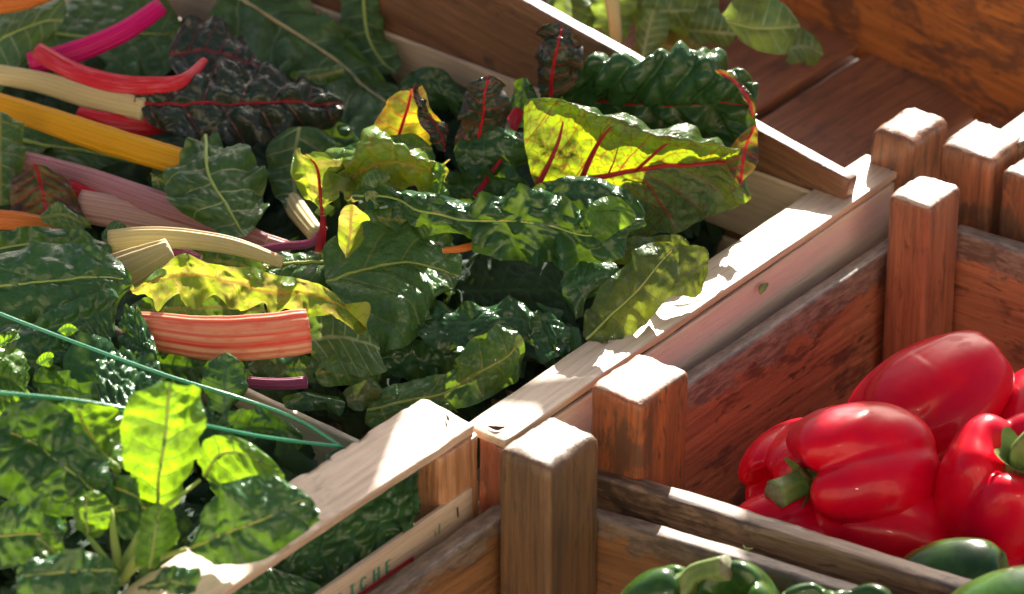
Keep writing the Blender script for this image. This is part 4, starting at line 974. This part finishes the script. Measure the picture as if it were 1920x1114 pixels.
# lower middle, in the shade
L('dark leaf lying under the coral stalk', [
 [(462,668,-10),(465,690,-16),(470,712,-22)], [(530,664,-8),(535,688,-14),(540,712,-20)], [(600,672,-10),(605,695,-16),(605,720,-22)]], 'chard_dark', pucker=0.003)
L('green brown folded leaf right of the purple stalk end', [
 [(590,680,-10),(592,702,-16),(596,728,-24)], [(650,660,-6),(655,690,-14),(655,725,-24)], [(712,680,-12),(716,700,-18),(708,730,-26)]], 'chard_green', pucker=0.003, ruffle=0.005)
L('bluish rolled leaf just behind the pale inner slat', [
 [(528,748,-22),(532,756,-24),(538,764,-27)], [(590,732,-18),(592,750,-22),(596,770,-28)], [(645,745,-20),(646,760,-24),(645,774,-30)]], 'chard_dark', pucker=0.001)
L('withered leaf end near the rough sawn rail', [
 [(648,735,-18),(650,752,-24),(655,772,-30)], [(690,712,-14),(694,735,-20),(700,762,-30)], [(715,720,-16),(716,735,-20),(715,755,-28)]], 'chard_olive')

# ------------------------------------------------------------------ stalks
stalk('chard_stalk', 'bright magenta chard stalk rising to the right near the top left', [(55,120,26),(140,98,32),(230,60,40),(302,12,48)], [44,44,40,36], M['st_magenta'])
stalk('chard_stalk', 'red chard stalk sweeping down to the very dark glossy leaf', [(70,95,40),(130,130,40),(210,155,40),(290,160,42),(345,150,44),(385,112,46)], [34,36,36,34,26,14], M['st_red'])
stalk('chard_stalk', 'cream chard stalk under the red one', [(-10,138,22),(80,155,22),(180,185,24),(270,205,26)], [38,42,46,44], M['st_cream'])
stalk('chard_stalk', 'thick golden yellow chard stalk crossing the left of the crate', [(-20,190,16),(80,222,16),(200,262,17),(362,310,18)], [44,50,54,50], M['st_yellow'])
stalk('chard_stalk', 'short red stalk end poking out under the cream stalk', [(146,214,18),(190,228,16),(270,238,12),(310,240,8)], [30,40,36,20], M['st_red'])
stalk('chard_stalk', 'mauve and cream chard stalk running under the blue green leaf', [(40,298,2),(160,332,2),(300,382,2),(430,425,-2),(500,450,-6)], [34,40,48,40,20], M['st_mauve'])
stalk('chard_stalk', 'broad dusty pink stalk lying below the mauve one', [(150,385,-10),(260,405,-10),(400,435,-10),(540,470,-12)], [60,66,56,36], M['st_pinkcream'])
stalk('chard_stalk', 'thin crimson stalk hidden between the mauve and the dusty pink ones', [(130,350,-4),(200,375,-6),(300,402,-8)], [28,26,14], M['st_red'])
stalk('chard_stalk', 'pale cream stalk arching over the left middle', [(205,452,20),(270,445,24),(350,448,26),(440,462,24),(530,492,18)], [40,40,38,32,22], M['st_cream'])
stalk('chard_stalk', 'cut cream stalk end pointing up beside the yellow leaf edge', [(215,515,14),(260,495,22),(318,466,32)], [76,66,40], M['st_cream'])
stalk('chard_stalk', 'purple stalk scrap behind the cut cream one', [(310,468,12),(345,478,10),(375,490,8)], [22,26,24], M['st_purple'])
stalk('chard_stalk', 'orange stalk at the top left corner', [(-20,10,46),(50,0,48),(120,-25,52)], [40,36,30], M['st_orange'])
stalk('chard_stalk', 'orange stalk in the dark above the big spinach leaf', [(-20,410,6),(40,415,6),(110,425,2)], [36,36,26], M['st_orange'])
stalk('chard_stalk', 'yellow orange stalk scrap under the pale arching stalk', [(195,470,8),(230,472,8),(265,476,6)], [30,30,26], M['st_yellow'])
stalk('chard_stalk', 'dark purple stalk lying in the shade below the coral one', [(455,716,-12),(520,720,-12),(576,717,-12)], [20,20,22], M['st_purple'])
stalk('chard_stalk', 'dark red rib rising right of the purple pointed leaf', [(890,370,24),(912,338,32),(945,290,40)], [11,10,6], M['rib_red'])
stalk('chard_stalk', 'red rib showing between the pointed leaf and the glowing leaf', [(955,245,38),(965,222,42),(972,205,46)], [26,26,20], M['st_red'])
stalk('chard_stalk', 'dark red stems crossing below the small forked leaf', [(470,472,-6),(530,462,0),(585,455,6),(610,425,16)], [16,16,16,12], M['st_purple'])
stalk('chard_stalk', 'orange rib under the long glinting leaf', [(830,470,30),(870,465,30),(930,448,30)], [10,14,12], M['st_orange'])

# ================================================================== spinach
GS = 'spinach leaves in the printed crate'
def SP(label, rows, mat='spinach', **kw):
    kw.setdefault('pucker', 0.0042); kw.setdefault('cell', 8); kw.setdefault('dome', 0.0060); kw.setdefault('edge', 0.04); kw.setdefault('ruffle', 0.004)
    return L(label, rows, mat, GS, 'spinach_leaf', **kw)
SP('largest deeply crinkled spinach leaf at the left edge', [
 [(-40,480,44),(-35,545,30),(-25,640,10)], [(60,452,52),(60,530,34),(70,625,14)], [(140,450,54),(142,522,37),(142,615,17)], [(202,468,49),(207,520,37),(207,595,20)], [(243,503,41),(246,525,36),(230,565,26)]], rib=RIBG, pucker=0.004, dome=0.0035, cell=10)
SP('folded lower half of the largest crinkled spinach leaf', [
 [(58,600,28),(70,622,22),(95,650,14)], [(140,562,36),(150,600,25),(168,655,10)], [(228,532,38),(222,572,27),(207,630,12)]], pucker=0.0024)
SP('dark smooth leaf behind the largest crinkled one', [
 [(-30,440,26),(-30,470,18),(-30,505,8)], [(50,426,30),(60,456,22),(62,495,12)], [(140,430,28),(142,462,20),(140,495,12)], [(205,450,22),(210,472,18),(195,495,12)]], pucker=0.001, rib=RIBG)
SP('spinach leaf with a blinding white rim beside the coral stalk', [
 [(212,568,36),(205,620,24),(212,685,6)], [(258,580,38),(250,640,30),(248,705,12)], [(290,635,33),(293,672,28),(283,722,18)]], cell=7)
SP('smooth dark spinach leaf under the upper twine', [
 [(128,622,28),(116,680,14),(128,745,0)], [(182,628,30),(180,690,14),(192,758,0)], [(228,660,26),(232,702,16),(238,750,4)]], pucker=0.0008, dome=0.001)
SP('crinkled spinach leaf shining white under the upper twine', [
 [(188,640,34),(180,690,32),(172,745,28)], [(245,655,36),(240,710,33),(235,765,30)], [(305,684,31),(308,722,30),(312,755,28)]], pucker=0.005, cell=8)
SP('bright lime leaf cut by the left edge between the twines', [
 [(-30,648,32),(-25,700,22),(-25,780,4)], [(20,652,36),(20,712,22),(24,788,6)], [(52,702,28),(58,742,18),(62,795,6)]], 'spinach_bright')
SP('small pale leaf tip at the left edge', [
 [(-10,640,30),(-8,650,28),(-5,662,26)], [(20,618,38),(22,632,35),(20,648,32)], [(36,615,38),(37,620,37),(36,628,35)]], 'spinach_bright', pucker=0.0006)
SP('dark leaf running under the upper twine at the far left', [
 [(-10,610,18),(-10,655,6),(-10,705,-8)], [(70,607,24),(70,650,12),(72,705,-2)], [(130,636,18),(134,668,10),(126,708,-2)]])
SP('green leaf left of the smooth dark one', [
 [(58,690,8),(60,720,0),(60,780,-14)], [(95,680,12),(96,725,0),(98,785,-14)], [(128,700,8),(130,730,0),(130,780,-12)]])
SP('tiny lime leaf catching the sun between dark leaves', [
 [(70,672,34),(72,684,30),(80,694,26)], [(88,660,38),(88,674,34),(90,690,28)], [(102,664,36),(101,674,33),(98,684,30)]], 'spinach_bright', pucker=0.0008)
SP('tiny lime leaf above the smooth dark one', [
 [(108,618,38),(110,624,36),(118,630,33)], [(128,606,42),(128,616,39),(130,628,35)], [(148,618,38),(147,622,37),(144,627,35)]], 'spinach_bright', pucker=0.0008)
SP('dark spade shaped leaf by the end of the pale inner slat', [
 [(392,775,4),(420,782,4),(452,770,4)], [(376,725,18),(420,722,20),(468,722,16)], [(390,680,30),(420,676,31),(450,690,27)], [(408,664,34),(420,663,35),(434,667,34)]], pucker=0.0006, dome=0.002)
SP('dull dark leaf below the left end of the coral stalk', [
 [(290,650,10),(292,685,0),(300,730,-12)], [(350,652,12),(355,690,2),(360,735,-10)], [(440,660,8),(460,690,0),(462,735,-14)]], pucker=0.0018)
SP('green leaf curling against the pale inner slat', [
 [(412,784,10),(402,812,0),(418,860,-16)], [(480,768,14),(482,806,2),(492,862,-16)], [(552,798,6),(566,826,-2),(556,862,-14)]])
SP('leaf lying below the twine left of the pale inner slat', [
 [(310,745,10),(312,790,0),(318,850,-14)], [(380,760,10),(382,800,0),(390,870,-14)], [(440,800,4),(445,830,-4),(440,880,-14)]])

SP('broad dark spinach leaf low at the left edge beside the bushy plant', [
 [(-40,960,34),(-40,1010,20),(-30,1070,4)], [(40,950,40),(45,1005,26),(50,1065,8)], [(110,975,36),(118,1010,26),(112,1050,14)]], rib=RIBG)
SP('dark cupped spinach leaf under the tall lime leaf', [
 [(180,905,44),(200,960,30),(215,1010,16)], [(240,890,50),(262,950,34),(275,1010,18)], [(300,920,44),(318,960,34),(318,1000,22)]], rib=RIBG)
SP('dark spinach leaf at the bottom edge left of the lit rail end', [
 [(60,1050,30),(70,1090,18),(80,1140,2)], [(140,1035,36),(150,1085,22),(160,1140,4)], [(215,1050,32),(226,1088,22),(222,1130,8)]], rib=RIBG)
SP('dark puckered spinach leaf between the two twines', [
 [(60,690,24),(66,720,14),(72,755,2)], [(130,700,26),(138,735,14),(142,772,2)], [(205,735,22),(215,760,14),(210,785,6)]])
SP('dark spinach leaf right of the tall lime leaf under the lower twine', [
 [(385,870,20),(392,905,10),(398,945,-4)], [(450,850,24),(462,895,12),(470,945,-4)], [(520,870,18),(530,898,10),(522,930,0)]])
# the plant in front
def plant(label, leaves, stems):
    root = thing('spinach_plant', label, 'spinach plant', P(225, 1080, -20)); PW[root.name] = Matrix.Translation(root.location)
    for rows, mat, kw in leaves:
        k = dict(pucker=0.0040, cell=9, dome=0.0060, ruffle=0.003, edge=0.03); k.update(kw); rib = k.pop('rib', RIBG)
        V, q, uv, at, ml, mn = sheet(net3(rows), **k)
        lf = link('leaf', mesh_np('leaf', V.reshape(-1, 3), q, uvs=uv, attrs=at), M[mat], root, Matrix.Identity(4))
        PW[lf.name] = Matrix.Identity(4)
        kk = len(ml); pts = ml[:int(kk*0.93)][::max(1, kk//14)]
        tube('midrib', rib[0], lf, pts, [rib[1]+(rib[2]-rib[1])*f for f in np.linspace(0, 1, 6)], flat=0.8, nseg=8)
    for path, w in stems:
        mk_stalk((M['st_green'], path, w, dict(nseg=18, ribs=5, flat=0.8)), root, 'stem')
plant('bushy spinach plant nearest us with one tall leaf lit lime green', [
 ([[(258,965,30),(300,970,32),(338,955,30)], [(238,890,56),(300,900,58),(362,880,55)], [(232,800,88),(310,812,90),(384,800,88)], [(238,760,104),(315,752,108),(384,750,104)], [(280,722,117),(320,716,119),(366,722,116)]], 'spinach_bright', dict(pucker=0.0036, cell=11, res=1.0, dome=0.0060, edge=0.02, ruffle=0.0025)),
 ([[(345,1005,42),(348,1032,36),(365,1060,28)], [(400,928,64),(422,1000,48),(440,1064,30)], [(462,892,74),(492,975,54),(525,1038,36)], [(535,893,68),(562,940,56),(588,985,44)], [(592,932,56),(598,955,51),(597,978,46)]], 'spinach', dict(res=1.0)),
 ([[(220,935,50),(205,952,45),(190,968,40)], [(172,828,74),(130,880,60),(100,965,38)], [(112,758,90),(60,830,70),(20,940,42)], [(20,743,92),(-10,800,76),(-45,905,48)]], 'spinach', dict(pucker=0.007, dome=0.006)),
 ([[(218,882,60),(226,872,62),(242,862,62)], [(150,850,64),(182,830,68),(238,820,66)], [(108,790,78),(150,780,81),(232,780,74)], [(108,762,88),(140,758,90),(192,772,82)]], 'spinach_bright', dict(pucker=0.004)),
 ([[(368,885,46),(382,895,44),(398,905,42)], [(384,825,68),(412,850,60),(432,905,42)], [(440,818,70),(462,850,60),(485,905,42)], [(505,850,58),(522,876,50),(548,908,40)]], 'spinach_bright', dict(pucker=0.003)),
 ([[(0,938,30),(-10,980,16),(0,1035,0)], [(60,944,30),(60,985,18),(50,1035,2)], [(118,958,28),(122,985,20),(112,1018,10)]], 'spinach', dict()),
 ([[(150,1005,34),(165,1010,34),(190,1012,32)], [(130,950,50),(160,955,52),(205,960,48)], [(140,925,58),(165,920,60),(200,925,58)]], 'spinach_bright', dict()),
 ([[(255,1060,34),(280,1065,36),(310,1062,34)], [(250,1000,52),(290,1005,54),(335,1000,50)], [(270,950,66),(300,945,68),(330,955,64)]], 'spinach_bright', dict()),
 ([[(230,1090,30),(220,1070,34),(225,1050,38)], [(160,1110,34),(150,1070,42),(160,1030,50)], [(80,1130,30),(70,1080,40),(90,1040,48)], [(40,1130,26),(35,1090,34),(50,1060,40)]], 'spinach', dict()),
 ([[(245,1100,30),(262,1095,32),(280,1090,30)], [(300,1110,36),(310,1090,42),(320,1060,48)], [(360,1120,34),(372,1095,38),(380,1065,42)]], 'spinach', dict()),
 ([[(190,880,56),(180,900,50),(175,925,44)], [(240,900,58),(238,930,50),(232,965,40)], [(262,930,52),(258,955,46),(245,985,38)]], 'spinach', dict()),
 ([[(60,1010,46),(70,1005,47),(85,1000,47)], [(90,1050,40),(105,1040,42),(125,1030,44)], [(110,1075,34),(120,1070,35),(130,1062,36)]], 'spinach_bright', dict(pucker=0.001))],
 [([(232,1090,10),(240,1040,26),(290,970,34)], [20,14,8]), ([(225,1090,12),(260,1060,26),(350,1030,38)], [18,12,8]), ([(228,1088,12),(215,1020,32),(208,955,46)], [18,14,8]),
  ([(222,1090,12),(190,1040,30),(165,1005,36)], [16,12,7]), ([(230,1090,12),(252,1050,32),(285,1040,40)], [16,12,7]), ([(232,1085,16),(268,990,40),(375,900,46)], [14,10,6])])
SP('big bluish dark leaf bulging under the rough sawn rail', [
 [(460,1010,-10),(455,1070,-28),(440,1150,-50)], [(560,955,-6),(560,1040,-28),(560,1140,-54)], [(660,895,-4),(668,1000,-28),(668,1095,-52)], [(742,872,-4),(765,960,-24),(742,1050,-46)], [(778,925,-12),(786,960,-20),(775,1005,-32)]], rib=None, res=1.2)
SP('dark leaf in the corner by the orange corner post', [
 [(600,850,-12),(610,890,-22),(620,950,-38)], [(700,830,-10),(710,880,-22),(715,940,-38)], [(790,820,-10),(800,880,-24),(795,930,-38)]], pucker=0.002)
SP('dark leaf below the printed slat side at the bottom', [
 [(380,1090,-20),(390,1130,-32),(400,1180,-44)], [(480,1060,-16),(500,1110,-30),(520,1170,-44)], [(600,1090,-30),(620,1130,-40),(640,1170,-50)]])

# ================================================================== loose leaves of the far crate
GF = 'loose leaves in the far crate'
def FL(label, rows, mat='far_leaf', **kw):
    kw.setdefault('pucker', 0.001); kw.setdefault('ruffle', 0.004); kw.setdefault('dome', 0.0015)
    return L(label, rows, mat, GF, 'loose_leaf', **kw)
FL('large pale oval leaf hanging over the dark floor boards', [
 [(1355,18,62),(1362,40,54),(1366,62,46)], [(1400,-15,70),(1412,50,50),(1418,95,36)], [(1455,-5,66),(1464,50,50),(1468,100,34)], [(1492,22,58),(1500,48,50),(1497,78,42)]], rib=RIBG)
FL('dark leaf just behind the large pale oval one', [
 [(1460,60,12),(1475,90,2),(1490,112,-4)], [(1500,45,12),(1512,85,0),(1520,118,-10)], [(1535,75,2),(1545,100,-6),(1540,120,-12)]])
FL('tall leaf with a broad yellow stem behind the brown plank', [
 [(1100,-30,52),(1140,-40,56),(1200,-30,52)], [(1110,30,32),(1150,35,32),(1190,30,32)], [(1130,80,12),(1155,90,10),(1180,85,10)]], rib=(M['st_cream'], 0.0055, 0.004))
FL('broad grey green leaf left of the yellow stem', [
 [(1020,-10,42),(1060,-20,46),(1120,-10,42)], [(1030,40,26),(1070,45,26),(1122,40,26)], [(1060,75,12),(1090,85,8),(1118,80,10)]])
FL('pale leaf fanning out right of the yellow stem', [
 [(1195,100,6),(1205,108,4),(1220,112,2)], [(1190,50,22),(1215,60,20),(1250,70,16)], [(1205,10,38),(1225,20,34),(1245,40,28)]])
FL('olive yellow leaf lying low behind the dark crinkled leaf', [
 [(1180,110,-8),(1190,85,2),(1210,65,10)], [(1250,125,-12),(1255,90,0),(1260,58,12)], [(1320,130,-14),(1325,110,-6),(1315,90,2)]], 'far_yellow')
FL('dark bunch leaf at the top edge left of the pale oval one', [
 [(1200,-30,42),(1205,20,26),(1215,70,6)], [(1270,-40,44),(1275,20,24),(1280,80,0)], [(1345,-30,38),(1350,20,20),(1335,75,0)]], pucker=0.003)
FL('small dark leaf tucked under the pale oval one', [
 [(1285,30,22),(1290,55,12),(1300,80,2)], [(1330,20,26),(1338,55,12),(1345,90,-2)], [(1375,40,18),(1380,60,10),(1372,85,0)]], pucker=0.002)
FL('dark leaf at the top edge near the brown plank', [
 [(1060,-40,32),(1070,0,18),(1080,40,4)], [(1130,-40,32),(1140,0,18),(1145,45,2)], [(1210,-30,28),(1215,10,14),(1205,50,0)]], pucker=0.002)

# ------------------------------------------------------------------ leaves deep in the heaps, one uncountable mass per crate
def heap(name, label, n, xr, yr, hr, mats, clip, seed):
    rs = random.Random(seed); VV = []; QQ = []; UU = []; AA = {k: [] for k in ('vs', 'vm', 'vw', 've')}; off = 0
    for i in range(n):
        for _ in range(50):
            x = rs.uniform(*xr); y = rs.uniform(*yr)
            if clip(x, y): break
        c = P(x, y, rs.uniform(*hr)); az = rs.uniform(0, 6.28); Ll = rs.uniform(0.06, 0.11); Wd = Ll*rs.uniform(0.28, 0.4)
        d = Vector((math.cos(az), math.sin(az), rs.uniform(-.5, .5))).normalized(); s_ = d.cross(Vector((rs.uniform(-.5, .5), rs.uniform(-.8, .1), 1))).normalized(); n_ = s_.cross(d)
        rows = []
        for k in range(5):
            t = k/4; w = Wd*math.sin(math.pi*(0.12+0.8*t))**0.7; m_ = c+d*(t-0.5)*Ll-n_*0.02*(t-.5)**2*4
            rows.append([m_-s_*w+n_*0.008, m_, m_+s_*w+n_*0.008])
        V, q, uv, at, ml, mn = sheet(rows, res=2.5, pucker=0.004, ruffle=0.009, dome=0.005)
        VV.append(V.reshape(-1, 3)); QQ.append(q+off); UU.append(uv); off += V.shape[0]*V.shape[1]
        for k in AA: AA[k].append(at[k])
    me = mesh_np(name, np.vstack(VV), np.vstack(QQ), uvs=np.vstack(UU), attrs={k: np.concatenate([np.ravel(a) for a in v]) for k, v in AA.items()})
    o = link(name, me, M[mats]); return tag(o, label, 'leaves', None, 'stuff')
def inchard(x, y):   # above the near corner, left of the rail
    return y < 770-0.664*(x-885)-25 and y > 30+0.40*(x-700)+60 and (x > 760 or x < 300 or y < 650+0.49*(x-455))
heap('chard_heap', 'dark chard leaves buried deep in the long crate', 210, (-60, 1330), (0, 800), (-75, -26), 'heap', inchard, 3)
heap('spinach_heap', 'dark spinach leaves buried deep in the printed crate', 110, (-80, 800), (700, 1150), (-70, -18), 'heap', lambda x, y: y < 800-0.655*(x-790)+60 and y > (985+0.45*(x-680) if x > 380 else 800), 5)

# ------------------------------------------------------------------ green twine
def twine(label, pts):
    c = P(*pts[len(pts)//2])
    o = tube('twine', M['twine'], None, [P(*p) for p in pts], [0.00105]*3, flat=0.7, nseg=10, nlen=60)
    o.data.transform(Matrix.Translation(-c)); o.matrix_world = Matrix.Translation(c)
    return tag(o, label, 'twine', 'green twine stretched over the spinach')
twine('upper green twine stretched over the dark spinach leaves to the slat', [(-60,565,60),(100,627,50),(300,700,40),(460,750,30),(560,788,18),(640,838,4)])
twine('lower green twine passing behind the tall lime leaf', [(-60,728,90),(0,736,86),(150,752,78),(260,772,70),(385,798,56),(500,820,34),(642,838,8)])
# bits of bark and leaf lying about
def fleck(name, label, cat, pts, w, mat, group=None):
    c = P(*pts[1]); o = tube(name, mat, None, [P(*p) for p in pts], [w*0.3, w, w*0.2], flat=0.4, nseg=8, nlen=8)
    o.data.transform(Matrix.Translation(-c)); o.matrix_world = Matrix.Translation(c); return tag(o, label, cat, group)
fleck('bark_sliver', 'dark sliver of bark on the near end of the smooth rail', 'sliver', [(915,799,1),(932,803,1.5),(948,800,1)], 0.0016, M['fleck'])
fleck('bark_sliver', 'dark sliver of bark on the end of the rough sawn rail', 'sliver', [(837,777,13),(840,784,13.5),(842,790,13)], 0.0012, M['fleck'])
fleck('leaf_scrap', 'tiny pale green scrap lying on the front plank', 'leaf scrap', [(1393,1022,-36),(1400,1030,-36),(1412,1028,-36)], 0.0012, M['st_green'])
fleck('leaf_scrap', 'small green scrap stuck to the pink side slat', 'leaf scrap', [(1440,532,-14),(1430,540,-14),(1425,552,-16)], 0.0028, M['pep_stem'])

# ================================================================== unseen canvas sheets, added and cut to cast the wanted shade
from mathutils.geometry import tessellate_polygon
HZ = 0.62
def up_to_canvas(x, y, h):
    p = P(x, y, h); t = (HZ-p.z)/SDIR.z; return p+SDIR*t
aw = thing('shade_gobo', 'added unseen canvas awning with gaps stretched above the back of the stall', 'gobo', Vector((-0.9, 1.9, -0.95)))
PW[aw.name] = Matrix.Translation(aw.location)
def canvas(loops, h):
    L3 = [[up_to_canvas(x, y, h) for x, y in lp] for lp in loops]
    flat = [p for lp in L3 for p in lp]; tris = tessellate_polygon(L3)
    n = len(flat); V = [tuple(p) for p in flat]+[(p.x, p.y, p.z+0.0015) for p in flat]
    F = [tuple(t) for t in tris]+[(t[0]+n, t[2]+n, t[1]+n) for t in tris]
    me = bpy.data.meshes.new('canvas'); me.from_pydata(V, [], F); me.update()
    return link('canvas', me, M['gobo'], aw, Matrix.Identity(4))
canvas([[(-500,-350),(930,-250),(965,60),(830,125),(700,150),(632,175),(590,250),(520,280),(500,410),(430,440),(300,455),(215,480),(190,640),(90,660),(-500,640)]], 20)
canvas([[(1165,640),(1160,628),(1000,650),(860,652),(800,640),(760,600),(600,650),(520,790),(545,880),(430,1010),(480,1068),(640,968),(706,908),(772,758),(800,692),(862,690),(932,692),(1018,698),(1024,738),(1120,672)]], 12)
canvas([[(900,-560),(1880,-560),(1880,-290),(1600,-290),(1600,60),(1400,75),(1260,20),(1150,-45),(1040,-110)]], 50)
canvas([[(1400,560),(2050,560),(2050,1100),(1590,1060),(1440,935),(1415,860),(1410,700)],
        [(1520,846),(1608,838),(1604,796),(1552,800)],
        [(1770,900),(1800,925),(1920,930),(1960,850),(1890,822),(1800,832)]], 0)
for x, y in ((-1.5, 2.2), (1.6, 2.2)):  # poles added to go with the made-up canvas
    board('pole', M['weathered'], aw, Vector((x, y, -0.949)), Vector((x, y, 0.66)), Vector((1, 0, 0)), 0.05, 0.05, step=0.1)

# sunlit house across the street behind the viewpoint; its pale front throws light back into the crates
hs = thing('street_house', 'cream rendered house front standing in full sun across the street', 'house', Vector((0, -7.5, -0.95)))
PW[hs.name] = Matrix.Translation(hs.location)
board('wall', M['facade'], hs, Vector((-11, -7.8, 6.2)), Vector((11, -7.8, 6.2)), Vector((0, 1, 0)), 0.5, 7.15, step=1.0, bev=0.02, rough=0.002)
for wx in (-8.5, -5.1, -1.7, 1.7, 5.1, 8.5):
    for wz in (1.6, 4.9):
        fr = board('window', M['poplar'], hs, Vector((wx-0.55, -7.53, wz)), Vector((wx+0.55, -7.53, wz)), Vector((0, 1, 0)), 0.08, 1.7, step=0.4, bev=0.01)
        board('pane', M['glass'], fr, Vector((wx-0.47, -7.49, wz-0.08)), Vector((wx+0.47, -7.49, wz-0.08)), Vector((0, 1, 0)), 0.02, 1.54, step=0.4, bev=0.004)
